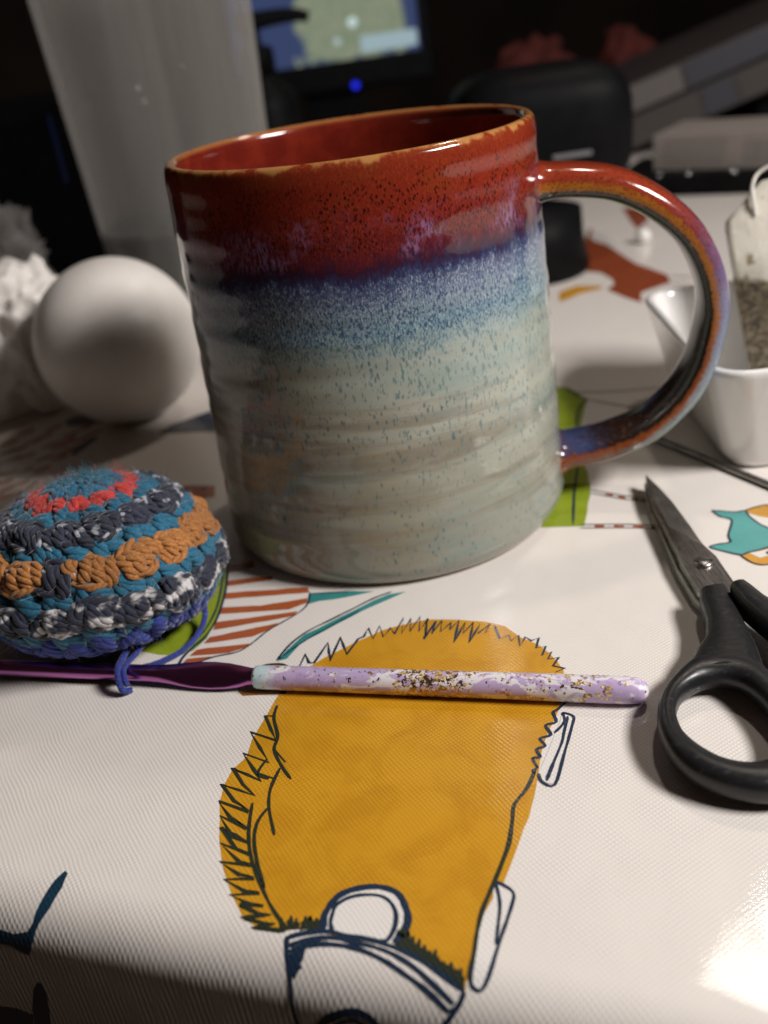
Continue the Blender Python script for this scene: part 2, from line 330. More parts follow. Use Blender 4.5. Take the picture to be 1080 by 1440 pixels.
PRINTS['printed_striped_leaf'] = [
 ('fill','green',None,[(-5.00,10.03),(-4.58,9.16),(-4.28,8.33),(-4.05,7.42),(-3.99,6.84),(-4.08,6.37),(-4.31,6.15),(-4.81,6.1),(-5.55,6.17),(-6.23,7.01),(-6.48,8.26),(-6.35,9.38),(-5.72,10.33)]),
 ('line','ink',0.078,[(-5.07,10.17),(-4.6,9.15),(-4.28,8.26),(-4.08,7.48),(-4.05,6.89),(-4.14,6.48),(-4.19,6.08),(-4.15,5.79)]),
 ('line','ink',0.062,[(-4.9,9.54),(-4.52,8.62),(-4.29,7.88),(-4.19,7.22),(-4.2,6.81)]),
 ('white','rust',None,[(-4.93,9.97),(-4.39,10.28),(-4.18,10.01),(-4.82,9.66)]),
 ('white','rust',None,[(-4.63,9.29),(-3.96,9.53),(-3.52,9.66),(-3.44,9.47),(-4.53,9.05)]),
 ('white','rust',None,[(-4.44,8.74),(-2.38,9.24),(-2.25,9.02),(-4.35,8.47)]),
 ('white','rust',None,[(-4.23,8.12),(-3.24,8.32),(-2.19,8.77),(-2.12,8.59),(-2.44,8.26),(-4.14,7.84)]),
 ('white','rust',None,[(-4.07,7.51),(-2.19,8.2),(-2.25,7.99),(-2.57,7.85),(-3.97,7.19)]),
 ('white','rust',None,[(-3.94,6.9),(-2.49,7.68),(-2.59,7.4),(-2.9,7.08),(-3.95,6.65)]),
 ('white','rust',None,[(-4.01,6.41),(-2.78,6.83),(-2.9,6.63),(-3.17,6.41),(-4.06,6.15)]),
 ('white','rust',None,[(-4.07,6.04),(-3.52,6.23),(-3.76,5.98),(-4.12,5.81)]),
 ('line','ink',0.054,[(-2.23,9.02),(-2.09,8.53),(-2.16,8.15),(-2.38,7.76),(-2.63,7.31),(-2.78,6.83),(-2.98,6.47),(-3.44,6.22),(-3.8,5.92),(-4.14,5.78)]),
]
PRINTS['printed_teal_stalk'] = [
 ('fill','teal',None,[(-2.19,8.96),(-1.29,9.2),(-0.629,9.26),(-1.26,8.92),(-1.85,8.68),(-2.08,8.53)]),
 ('line','ink',0.062,[(-2.21,8.97),(-1.27,9.16)]),
 ('fill','teal',None,[(-1.92,6.26),(-1.86,6.66),(-1.68,7.32),(-1.24,7.88),(-0.851,8.41),(-0.502,8.88),(-0.231,9.18),(0.156,9.35),(-0.164,8.97),(-0.637,8.42),(-1.07,7.81),(-1.34,7.4),(-1.62,7.02),(-1.73,6.4)]),
 ('line','ink',0.07,[(-1.93,6.29),(-1.86,6.9),(-1.65,7.44),(-1.27,7.96),(-0.88,8.49),(-0.53,8.96),(-0.191,9.28)]),
 ('line','ink',0.046,[(-1.9,6.33),(-1.73,6.76),(-1.45,7.3),(-1.09,7.86),(-0.711,8.42)]),
]
PRINTS['printed_brown_cap'] = [
 ('fill','brownochre',None,[(-2.34,5.16),(-2.39,5.62),(-2.34,5.88),(-2.14,6.09),(-1.78,6.19),(-1.51,6.08),(-1.25,5.23),(-1.8,5.1),(-2.16,5.04)]),
 ('line','ink2',0.058,[(-2.36,5.2),(-2.39,5.62),(-2.34,5.88),(-2.14,6.09),(-1.78,6.19),(-1.51,6.08)]),
]
PRINTS['printed_green_stem'] = [
 ('fill','green',None,[(1.33,22.51),(1.87,22.57),(2.13,22.43),(2.53,21.84),(2.84,21.34),(2.90,19.73),(3.08,18.10),(3.35,16.62),(3.56,16.07),(3.82,14.85),(3.92,12.86),(2.81,12.70),(2.04,17.05)]),
 ('line','ink',0.078,[(1.88,22.50),(2.47,21.78),(2.84,21.34),(2.68,20.61),(2.82,19.17),(3.18,17.10),(3.38,14.82),(3.62,12.91)]),
 ('line','brown',0.065,[(2.19,22.04),(3.57,22.08),(5.05,22.38),(6.73,22.72)]),
 ('line','brown',0.065,[(2.85,21.40),(3.93,20.90),(4.73,20.66),(5.92,20.90)]),
]
PRINTS['printed_striped_legs'] = [
 ('line','ink',0.046,[(3.77,14.90),(4.40,14.70),(4.73,14.59),(5.13,14.50),(5.52,14.40)]),
 ('line','ink',0.046,[(3.80,14.71),(4.42,14.51),(4.75,14.40),(5.14,14.32),(5.53,14.22)]),
 ('line','ink',0.046,[(3.78,12.92),(4.59,13.00),(4.95,13.03),(5.50,13.03),(5.99,12.98)]),
 ('line','ink',0.046,[(3.81,12.75),(4.61,12.83),(4.97,12.86),(5.51,12.87),(6.00,12.82)]),
 ('fill','rust',None,[(4.58,14.58),(4.76,14.55),(4.78,14.42),(4.59,14.45)]),
 ('fill','rust',None,[(4.24,14.69),(4.43,14.65),(4.44,14.53),(4.25,14.56)]),
 ('fill','rust',None,[(4.94,14.49),(5.12,14.46),(5.14,14.33),(4.96,14.36)]),
 ('fill','rust',None,[(5.20,14.43),(5.38,14.40),(5.39,14.28),(5.21,14.31)]),
 ('fill','rust',None,[(4.65,12.98),(4.90,12.98),(4.91,12.87),(4.66,12.86)]),
 ('fill','rust',None,[(5.14,13.00),(5.38,13.01),(5.39,12.90),(5.15,12.89)]),
 ('fill','rust',None,[(5.57,12.99),(5.80,12.99),(5.81,12.88),(5.57,12.87)]),
 ('fill','rust',None,[(4.16,12.95),(4.41,12.96),(4.42,12.84),(4.17,12.83)]),
]
PRINTS['printed_teal_bird'] = [
 ('fill','yellow',None,[(7.76,13.95),(8.02,14.16),(8.34,14.32),(8.84,14.20),(9.02,13.14),(8.75,11.73),(8.29,11.42),(8.08,11.40),(7.87,11.51),(7.68,11.78),(7.90,11.92)]),
 ('white','white',None,[(7.82,13.90),(8.13,13.69),(8.59,13.57),(8.63,13.23),(8.32,13.08),(8.13,13.31),(7.90,13.67)]),
 ('white','white',None,[(7.90,11.89),(8.12,12.02),(8.33,12.13),(8.61,12.28),(8.55,11.98),(8.11,11.69)]),
 ('white2','tealpale',None,[(6.99,13.93),(7.20,13.91),(7.55,13.88),(7.79,13.95),(7.90,13.67),(8.13,13.31),(8.41,13.06),(8.79,12.76),(8.39,12.26),(8.12,12.06),(7.87,11.92),(7.71,11.79),(7.41,11.88),(7.01,12.07),(7.17,12.23),(7.45,12.34),(7.41,12.64),(7.47,13.45),(7.20,13.62)]),
 ('line','ink',0.065,[(6.99,13.93),(7.20,13.91),(7.55,13.88),(7.79,13.95),(7.90,13.67),(8.13,13.31),(8.41,13.06)]),
 ('line','ink',0.065,[(6.99,13.93),(7.20,13.62),(7.48,13.47),(7.41,12.70),(7.46,12.36),(7.17,12.23),(7.01,12.07),(7.41,11.88),(7.71,11.79),(7.87,11.92),(8.12,12.06),(8.39,12.26)]),
 ('line','brown',0.065,[(7.76,13.95),(8.02,14.16),(8.34,14.32),(8.84,14.20)]),
 ('line','brown',0.065,[(7.68,11.78),(7.90,11.51),(8.08,11.40),(8.29,11.42),(8.75,11.73)]),
 ('dark','ink',None,[(8.25,11.99),(8.39,12.05),(8.37,11.89),(8.27,11.88)]),
]
PRINTS['printed_rust_bird'] = [
 ('fill','rustd',None,[(0.25,39.25),(-0.29,42.81),(-0.26,44.69),(-0.38,46.47),(-0.21,46.27),(-0.00,44.14),(0.24,43.52),(1.03,42.51),(2.31,39.66),(2.94,38.34),(3.62,37.46),(4.48,36.21),(4.67,34.96),(4.06,34.21),(3.55,33.62),(3.59,32.66),(3.79,32.14),(3.49,32.27),(2.88,33.00),(2.17,33.98),(1.99,34.34),(2.25,34.98),(2.05,35.89),(1.36,37.10),(0.71,37.40)]),
 ('fill','ochre',None,[(0.13,32.62),(-0.11,34.12),(0.53,35.06),(1.63,34.90),(1.80,34.47),(0.90,33.82),(0.45,32.99)]),
 ('fill','rustd',None,[(0.90,51.33),(2.31,50.89),(2.71,47.44),(2.30,45.51),(1.77,47.44)]),
 ('line','brown',0.156,[(4.59,35.94),(5.68,35.59)]),
 ('line','brown',0.156,[(4.56,34.87),(5.72,34.49)]),
]
PRINTS['printed_dashed_wing'] = [
 ('fill','rust',None,[(-17.91,18.14),(-17.82,18.37),(-17.65,18.79),(-17.46,18.55),(-17.51,18.25),(-17.79,17.98)]),
 ('fill','rust',None,[(-17.99,17.20),(-17.88,17.42),(-17.65,17.82),(-17.48,17.59),(-17.55,17.31),(-17.87,17.04)]),
 ('fill','rust',None,[(-17.48,16.35),(-17.36,16.56),(-17.14,16.95),(-16.97,16.73),(-17.04,16.46),(-17.36,16.20)]),
 ('fill','rust',None,[(-17.02,17.32),(-16.91,17.54),(-16.68,17.95),(-16.51,17.71),(-16.59,17.43),(-16.91,17.17)]),
 ('fill','rust',None,[(-16.04,17.06),(-15.92,17.28),(-15.69,17.67),(-15.53,17.44),(-15.61,17.17),(-15.93,16.91)]),
 ('fill','rust',None,[(-15.52,15.96),(-15.41,16.17),(-15.18,16.54),(-15.03,16.33),(-15.11,16.07),(-15.42,15.82)]),
 ('fill','rust',None,[(-15.64,14.98),(-15.53,15.18),(-15.31,15.54),(-15.16,15.34),(-15.24,15.09),(-15.54,14.85)]),
 ('fill','rust',None,[(-16.15,14.79),(-16.04,14.98),(-15.82,15.34),(-15.67,15.14),(-15.74,14.89),(-16.05,14.65)]),
 ('fill','rust',None,[(-16.81,15.82),(-16.70,16.02),(-16.48,16.40),(-16.32,16.19),(-16.39,15.93),(-16.70,15.68)]),
 ('fill','rust',None,[(-15.57,16.89),(-15.45,17.10),(-15.22,17.49),(-15.06,17.26),(-15.14,17.00),(-15.46,16.74)]),
 ('fill','rust',None,[(-15.63,17.46),(-15.51,17.68),(-15.28,18.08),(-15.12,17.85),(-15.20,17.57),(-15.53,17.31)]),
 ('fill','rust',None,[(-15.16,17.47),(-15.03,17.69),(-14.80,18.09),(-14.64,17.86),(-14.73,17.58),(-15.05,17.32)]),
 ('fill','rust',None,[(-16.96,18.53),(-16.87,18.76),(-16.69,19.19),(-16.51,18.94),(-16.56,18.64),(-16.84,18.37)]),
 ('fill','rust',None,[(-15.54,18.66),(-15.44,18.89),(-15.25,19.31),(-15.08,19.06),(-15.14,18.77),(-15.43,18.50)]),
 ('fill','rust',None,[(-14.91,16.91),(-14.79,17.12),(-14.55,17.51),(-14.40,17.28),(-14.49,17.02),(-14.81,16.76)]),
 ('fill','rust',None,[(-14.93,15.99),(-14.81,16.19),(-14.58,16.57),(-14.43,16.35),(-14.51,16.09),(-14.83,15.85)]),
 ('fill','rust',None,[(-15.03,15.10),(-14.91,15.30),(-14.69,15.66),(-14.54,15.46),(-14.63,15.21),(-14.93,14.97)]),
 ('fill','rust',None,[(-15.82,14.13),(-15.71,14.32),(-15.50,14.67),(-15.35,14.47),(-15.42,14.23),(-15.72,14.00)]),
 ('fill','rust',None,[(-15.10,14.09),(-14.99,14.28),(-14.77,14.62),(-14.62,14.43),(-14.70,14.19),(-15.00,13.96)]),
 ('fill','rust',None,[(-15.35,13.59),(-15.24,13.77),(-15.02,14.11),(-14.88,13.92),(-14.96,13.69),(-15.25,13.47)]),
 ('fill','rust',None,[(-14.81,13.30),(-14.70,13.48),(-14.48,13.82),(-14.35,13.63),(-14.43,13.41),(-14.72,13.19)]),
 ('fill','rust',None,[(-14.96,12.90),(-14.85,13.08),(-14.64,13.41),(-14.50,13.23),(-14.58,13.01),(-14.87,12.79)]),
 ('fill','rust',None,[(-15.79,17.95),(-15.70,18.17),(-15.51,18.58),(-15.35,18.34),(-15.40,18.06),(-15.68,17.79)]),
 ('fill','rust',None,[(-14.91,18.17),(-14.81,18.39),(-14.62,18.80),(-14.46,18.56),(-14.52,18.28),(-14.80,18.01)]),
 ('fill','rust',None,[(-17.20,15.26),(-17.09,15.46),(-16.88,15.83),(-16.71,15.62),(-16.78,15.37),(-17.09,15.12)]),
 ('fill','rust',None,[(-16.23,13.94),(-16.12,14.13),(-15.91,14.48),(-15.76,14.28),(-15.83,14.05),(-16.13,13.81)]),
 ('fill','rust',None,[(-15.32,13.04),(-15.21,13.21),(-15.00,13.54),(-14.86,13.36),(-14.93,13.14),(-15.22,12.92)]),
 ('fill','rust',None,[(-16.85,17.82),(-16.76,18.05),(-16.58,18.46),(-16.41,18.22),(-16.46,17.93),(-16.74,17.67)]),
 ('fill','rust',None,[(-17.21,16.64),(-17.09,16.86),(-16.87,17.25),(-16.70,17.02),(-16.77,16.75),(-17.09,16.49)]),
 ('fill','rust',None,[(-16.41,16.11),(-16.29,16.32),(-16.07,16.70),(-15.90,16.48),(-15.98,16.22),(-16.30,15.97)]),
 ('fill','rust',None,[(-16.53,14.43),(-16.42,14.62),(-16.20,14.97),(-16.05,14.78),(-16.12,14.53),(-16.43,14.30)]),
 ('fill','rust',None,[(-15.10,16.44),(-14.98,16.64),(-14.75,17.03),(-14.60,16.81),(-14.68,16.54),(-15.00,16.29)]),
 ('line','ink',0.143,[(-14.35,14.43),(-14.28,13.54),(-14.44,12.61),(-14.55,12.08)]),
 ('line','ink',0.169,[(-19.16,17.83),(-18.86,18.25),(-18.56,18.95),(-18.20,19.60),(-17.51,20.27)]),
 ('dark','ink',None,[(-14.49,16.51),(-14.57,16.98),(-14.56,17.88),(-14.30,18.08),(-14.14,17.75),(-14.15,16.99),(-14.17,16.38)]),
 ('dark','ink',None,[(-16.63,19.23),(-16.67,19.66),(-16.43,19.92),(-15.69,19.89),(-14.71,19.46),(-15.00,19.15),(-15.66,18.93),(-16.16,18.92)]),
 ('white','white',None,[(-16.24,19.34),(-16.12,19.62),(-15.63,19.50),(-15.64,19.20),(-15.96,19.16)]),
]
PRINTS['printed_dark_fin'] = [
 ('fill','ink',None,[(-11.95,18.33),(-11.87,19.09),(-11.15,20.02),(-10.77,20.55),(-9.74,18.53),(-10.34,18.48),(-11.28,18.36)]),
]
PRINTS['printed_brown_edge'] = [
 ('line','brown',0.13,[(-13.86,14.75),(-13.46,14.89),(-12.96,15.20),(-12.11,15.46)]),
]
PRINTS['printed_rust_head'] = [
 ('fill','rust',None,[(-9.00,14.29),(-8.46,14.47),(-7.65,14.46),(-7.30,13.76),(-7.67,13.59),(-8.32,13.92)]),
 ('dark','ink',None,[(-8.05,14.24),(-7.96,14.32),(-7.80,14.21),(-7.85,14.08)]),
]
PRINTS['printed_navy_bird'] = [
 ('fill','navy',None,[(-3.24,0.081),(-3.15,0.038),(-3.1,-0.239),(-3.17,-0.57),(-3.32,-0.859),(-3.39,-1.01),(-3.45,-1.17),(-3.64,-1.57),(-3.76,-1.54),(-3.98,-1.42),(-4.44,-1.41),(-4.37,-1.09),(-4.13,-1.1),(-3.84,-1.11),(-3.55,-1.03),(-3.44,-0.88),(-3.42,-0.699),(-3.36,-0.423),(-3.3,-0.12)]),
]
PRINTS['printed_navy_leaf'] = [
 ('fill','navy',None,[(-3.74,-2.29),(-3.67,-2.31),(-3.64,-2.56),(-3.73,-2.97),(-3.94,-3.67),(-4.34,-3.8),(-4.07,-2.92),(-3.9,-2.53)]),
 ('fill','navy',None,[(-5.09,-3.37),(-4.54,-3.25),(-4.2,-3.36),(-4.36,-3.81),(-5.4,-4.16)]),
]
HL = {'fill': 0.004, 'white': 0.0075, 'white2': 0.009, 'dark': 0.0105, 'line': 0.012}
def jitter_line(P, w):
    P = [Vector((a, b, 0)) for a, b in P]; out = []
    for a, b in zip(P, P[1:]):
        n = max(1, int((b - a).length / (0.08 if min(a.y, b.y) < 0.05 else 0.35)))
        out += [a.lerp(b, k / n) for k in range(n)]
    return out + [P[-1]]
def emit(mb, poly2d, tris, h, mi):
    b = len(mb.v)
    for s, v in poly2d: mb.v.append(cloth_pt(s, v, h))
    for t in tris:
        a, c, d = (poly2d[i] for i in t)
        ar = (c[0] - a[0]) * (d[1] - a[1]) - (c[1] - a[1]) * (d[0] - a[0])
        if abs(ar) < 1e-9: continue
        t = t if ar > 0 else t[::-1]
        mb.f.append(tuple(i + b for i in t)); mb.mi.append(mi)
def print_shape(mb, kind, colr, wdt, pts):
    mi = CK.index(colr); h = HL[kind]
    if kind == 'line':
        big = len(pts) > 24 or len(pts) == 2
        P = jitter_line(pts, wdt) if big else jitter_line([(q.x, q.y) for q in cat_rom([(a, b, 0) for a, b in pts], 4)], wdt)
        n = len(P); L = []; Rr = []
        for i, p in enumerate(P):
            t = P[min(i + 1, n - 1)] - P[max(i - 1, 0)]
            if t.length < 1e-6: t = Vector((1, 0, 0))
            t.normalize(); q = Vector((-t.y, t.x, 0)); ww = wdt * 0.5 * (0.86 + 0.30 * noise.noise(p * 2.3) + 0.18 * noise.noise(p * 9))
            if i in (0, n - 1): ww *= 0.5
            L.append(p + q * ww); Rr.append(p - q * ww)
        for i in range(n - 1):
            quad = [(L[i].x, L[i].y), (Rr[i].x, Rr[i].y), (Rr[i + 1].x, Rr[i + 1].y), (L[i + 1].x, L[i + 1].y)]
            hh = h + (i % 5) * 0.0006
            emit(mb, quad, [(0, 1, 2), (0, 2, 3)], hh, mi)
        return
    P = [Vector((a, b, 0)) for a, b in pts]; out = []
    for i in range(len(P)):                       # ink edges are never quite straight
        a, b = P[i], P[(i + 1) % len(P)]; n = max(1, min(8, int((b - a).length / 0.25)))
        for k in range(n):
            q = a.lerp(b, k / n); q = q + Vector((noise.noise(q * 3), noise.noise(q * 3 + Vector((7, 7, 7))), 0)) * 0.025
            out.append((q.x, q.y))
    tris = tessellate_polygon([[Vector((a, b, 0)) for a, b in out]])
    if min(p[1] for p in out) < 0.1:
        bm = bmesh.new(); V = [bm.verts.new((a, b, 0)) for a, b in out]
        for t in tris:
            try: bm.faces.new([V[i] for i in t])
            except ValueError: pass
        for k in range(0, 22):
            bmesh.ops.bisect_plane(bm, geom=bm.verts[:] + bm.edges[:] + bm.faces[:], plane_co=(0, -0.11 * k, 0), plane_no=(0, 1, 0))
        bmesh.ops.triangulate(bm, faces=bm.faces[:]); bm.verts.index_update()
        emit(mb, [(v.co.x, v.co.y) for v in bm.verts], [tuple(v.index for v in f.verts) for f in bm.faces], h, mi); bm.free()
    else: emit(mb, out, tris, h, mi)
PL = {'printed_beast': 'large ochre furry animal drawn upside down with a white helmet', 'printed_teal_bird': 'teal and yellow bird drawing', 'printed_rust_bird': 'rust red animal drawing', 'printed_navy_bird': 'navy bird silhouette', 'printed_green_stem': 'lime green stem', 'printed_striped_leaf': 'green edged leaf with rust stripes', 'printed_dashed_wing': 'wing of rust dashes', 'printed_brown_cap': 'small brown ochre cap', 'printed_teal_stalk': 'thin teal stalk', 'printed_dark_fin': 'dark pointed fin', 'printed_brown_edge': 'thin brown outline', 'printed_rust_head': 'rust head with a dark eye', 'printed_navy_leaf': 'navy leaf', 'printed_striped_legs': 'thin striped legs'}
for nm, shapes in PRINTS.items():
    mb = MB()
    for k, cc, wd, pts in shapes: print_shape(mb, k, cc, wd, pts)
    mb.build(nm, cmats, cloth, smooth=False, label=PL[nm])
# ------------------------------------------------------------------ mug
MX, MY, MH, RTOP, RBOT = 0.443, 24.475, 9.875, 4.40, 4.676
def glaze():
    t = NT('reactive_glaze'); v = t.obj()
    z = t.n('SeparateXYZ', 2, Vector=v)
    vs_ = t.n('Mapping', Vector=v, Scale=(1, 1, 0.42))
    vf = t.n('Mapping', Vector=v, Scale=(1, 1, 0.5))
    low = t.noise(v, 0.42, 3, 0.5)
    run = t.noise(t.n('Mapping', Vector=v, Scale=(1, 1, 0.12)), 2.2, 3, 0.6)
    st = t.noise(vs_, 13.0, 3, 0.65)
    zz = t.math('ADD', z, t.math('MULTIPLY', t.math('SUBTRACT', low, 0.5), 0.5))
    zz = t.math('ADD', zz, t.math('MULTIPLY', t.math('SUBTRACT', run, 0.5), 0.6))
    z2 = t.math('ADD', zz, t.math('MULTIPLY', t.math('SUBTRACT', st, 0.5), 0.75))
    base = t.ramp(t.math('MULTIPLY', z2, 0.1), [
        (0.000, (0.26, 0.25, 0.20)), (0.20, (0.30, 0.305, 0.25)), (0.44, (0.38, 0.39, 0.33)), (0.56, (0.33, 0.37, 0.33)),
        (0.595, (0.25, 0.33, 0.33)), (0.630, (0.14, 0.23, 0.28)), (0.675, (0.18, 0.24, 0.30)), (0.710, (0.12, 0.15, 0.25)), (0.745, (0.030, 0.034, 0.09)),
        (0.768, (0.035, 0.012, 0.03)), (0.80, (0.105, 0.014, 0.018)), (0.86, (0.155, 0.015, 0.009)), (0.93, (0.20, 0.022, 0.010)),
        (0.972, (0.185, 0.024, 0.010)), (0.992, (0.26, 0.075, 0.02))])
    # cloudy throwing bands in the pale part
    bands = t.noise(t.n('Mapping', Vector=v, Scale=(0.10, 0.10, 1.15)), 1.3, 4, 0.6, 0.4)
    pale = t.step(z, 5.9, 5.0)
    base = t.mix(t.math('MULTIPLY', t.step(bands, 0.47, 0.64), t.math('MULTIPLY', pale, 0.60)), base, (0.20, 0.165, 0.12))
    b2 = t.noise(t.n('Mapping', Vector=v, Scale=(0.16, 0.16, 0.9)), 1.9, 4, 0.6, 0.8)
    base = t.mix(t.math('MULTIPLY', t.step(b2, 0.55, 0.70), t.math('MULTIPLY', pale, 0.45)), base, (0.16, 0.24, 0.24))
    # fine running specks
    s1 = t.noise(vf, 27, 2, 0.6); s2 = t.noise(t.n('Mapping', Vector=v, Scale=(1, 1, 0.45), Location=(3, 5, 1)), 25, 2, 0.6)
    blue = t.math('MULTIPLY', t.step(z2, 5.5, 6.3), t.step(z2, 7.55, 7.15))
    base = t.mix(t.math('MULTIPLY', t.step(s1, 0.53, 0.61), t.math('MULTIPLY', blue, 0.60)), base, (0.42, 0.47, 0.50))
    base = t.mix(t.math('MULTIPLY', t.step(s2, 0.51, 0.58), t.math('MULTIPLY', blue, 0.85)), base, (0.025, 0.055, 0.13))
    speck = t.n('TexVoronoi', 0, Vector=t.n('Mapping', Vector=v, Scale=(1, 1, 0.45)), Scale=7.0, Randomness=1.0)
    dens = t.math('ADD', t.noise(v, 0.8, 2), t.math('MULTIPLY', t.step(z, 1.5, 6.0), 0.10))
    lowz = t.step(z2, 6.6, 5.8)
    base = t.mix(t.math('MULTIPLY', t.math('MULTIPLY', t.step(speck, 0.26, 0.14), t.step(dens, 0.44, 0.58)), t.math('MULTIPLY', lowz, 0.75)), base, (0.07, 0.14, 0.15))
    d2 = t.math('ADD', t.math('MULTIPLY', t.step(z, 2.0, 6.2), 0.075), t.math('MULTIPLY', t.math('SUBTRACT', t.noise(v, 0.55, 3), 0.5), 0.16))
    s3 = t.noise(t.n('Mapping', Vector=v, Scale=(1, 1, 0.32), Location=(9, 2, 4)), 17, 2, 0.6)
    base = t.mix(t.math('MULTIPLY', t.math('MULTIPLY', t.step(t.math('ADD', s3, d2), 0.63, 0.70), lowz), 0.75), base, (0.075, 0.155, 0.18))
    tealn = t.step(t.noise(t.n('Mapping', Vector=v, Scale=(0.3, 0.3, 0.8)), 0.8, 3), 0.50, 0.68)
    base = t.mix(t.math('MULTIPLY', t.math('MULTIPLY', tealn, pale), 0.35), base, (0.17, 0.26, 0.25))
    # dark pores and amber runs in the red part
    red = t.step(z2, 7.75, 8.2)
    pore = t.n('TexVoronoi', 0, Vector=t.n('Mapping', Vector=v, Scale=(1, 1, 0.62)), Scale=14.0, Randomness=1.0)
    pm = t.math('MULTIPLY', t.step(pore, 0.50, 0.24), t.step(t.noise(v, 1.6, 2), 0.30, 0.52))
    base = t.mix(t.math('MULTIPLY', t.math('MULTIPLY', pm, red), t.math('MULTIPLY', t.step(z, 9.75, 9.2), 0.9)), base, (0.020, 0.004, 0.004))
    base = t.mix(t.math('MULTIPLY', t.math('MULTIPLY', t.step(s1, 0.50, 0.62), red), 0.35), base, (0.34, 0.045, 0.012))
    amb = t.noise(t.n('Mapping', Vector=v, Scale=(0.6, 0.6, 1.5)), 1.1, 4, 0.6)
    base = t.mix(t.math('MULTIPLY', t.math('MULTIPLY', t.step(amb, 0.56, 0.70), red), 0.28), base, (0.20, 0.055, 0.010))
    # violet streaks where the two glazes meet
    pz = t.math('MULTIPLY', t.step(z, 7.65, 8.05), t.step(z, 9.0, 8.3))
    pn = t.math('MULTIPLY', t.step(t.noise(v, 0.95, 2), 0.42, 0.68), t.step(st, 0.40, 0.64))
    base = t.mix(t.math('MULTIPLY', t.math('MULTIPLY', pz, pn), 0.62), base, (0.29, 0.19, 0.40))
    # worn ochre lip, bare foot
    base = t.mix(t.step(t.math('ADD', z, t.math('MULTIPLY', t.math('SUBTRACT', run, 0.5), 0.5)), 9.77, 9.87, 0, 0.80), base, (0.46, 0.22, 0.07))
    base = t.mix(t.step(z, 0.10, 0.05), base, (0.30, 0.22, 0.14))
    hb = t.math('ADD', t.math('MULTIPLY', st, 0.5), t.noise(v, 2.0, 3))
    nb = t.bump(hb, 0.18, 0.03)
    t.bsdf(base, 0.12, nb, Specular_IOR_Level=0.2, Coat_Weight=0.6, Coat_Roughness=0.04, IOR=1.5)
    return t.m
def inner_glaze():
    t = NT('inner_red_glaze'); v = t.obj()
    pore = t.n('TexVoronoi', 0, Vector=v, Scale=9.0); n1 = t.noise(v, 1.5, 4)
    c = t.mix(t.step(n1, 0.35, 0.7), (0.13, 0.012, 0.007), (0.19, 0.019, 0.009))
    c = t.mix(t.math('MULTIPLY', t.step(pore, 0.3, 0.12), 0.6), c, (0.05, 0.008, 0.006))
    z = t.n('SeparateXYZ', 2, Vector=v)
    c = t.mix(t.step(z, 9.74, 9.86, 0, 0.7), c, (0.40, 0.16, 0.05))
    t.bsdf(c, 0.14, t.bump(n1, 0.15, 0.03), Coat_Weight=0.6, Coat_Roughness=0.04); return t.m
mug = thing('mug', 'stoneware mug with red rim, blue band and pale grey green body', 'mug', (MX, MY, 0))
prof = [(0.0, 0.10), (3.6, 0.10), (4.05, 0.05), (4.22, 0.0), (4.36, 0.02), (4.47, 0.10), (4.55, 0.20), (4.62, 0.36)]
z = 0.5
def body_r(zz): return RBOT + (RTOP - RBOT) * zz / MH
while z < 9.62: prof.append((body_r(z), z)); z += 0.095
prof += [(4.395, 9.66), (4.385, 9.74), (4.355, 9.81), (4.30, 9.86), (4.235, 9.875), (4.17, 9.86), (4.11, 9.81), (4.075, 9.73), (4.06, 9.6)]
NO = len(prof) - 4
zz = 9.3
while zz > 0.9: prof.append((body_r(zz) - 0.36, zz)); zz -= 0.3
prof += [(4.1, 0.75), (3.7, 0.55), (2.5, 0.5), (0.0, 0.5)]
def wob(r, z_, a, j):
    if r < 0.01: return r
    q = Vector((math.cos(a) * 1.2, math.sin(a) * 1.2, z_ * 0.28))
    k = min(1, max(0, (z_ - 0.2) / 0.8)) * min(1, max(0.15, (9.8 - z_) / 0.6))
    ridge = 0.011 * math.sin(z_ * 2 * math.pi / 1.18 + 0.8 + 1.2 * noise.noise(q * 0.8)) + 0.005 * math.sin(z_ * 2 * math.pi / 0.55 + 2.0 * noise.noise(q * 1.3 + Vector((3, 1, 2))))
    if j > NO: ridge *= 0.5
    return r + k * (ridge + 0.03 * noise.noise(q)) + 0.02 * noise.noise(Vector((math.cos(a), math.sin(a), 5.0)))
mb = MB(); mb.lathe(prof, 224, 0, wob)
nseg = 224
for i in range(len(mb.mi)):
    if i // nseg >= NO: mb.mi[i] = 1
mb.build('body', [glaze(), inner_glaze()], mug)
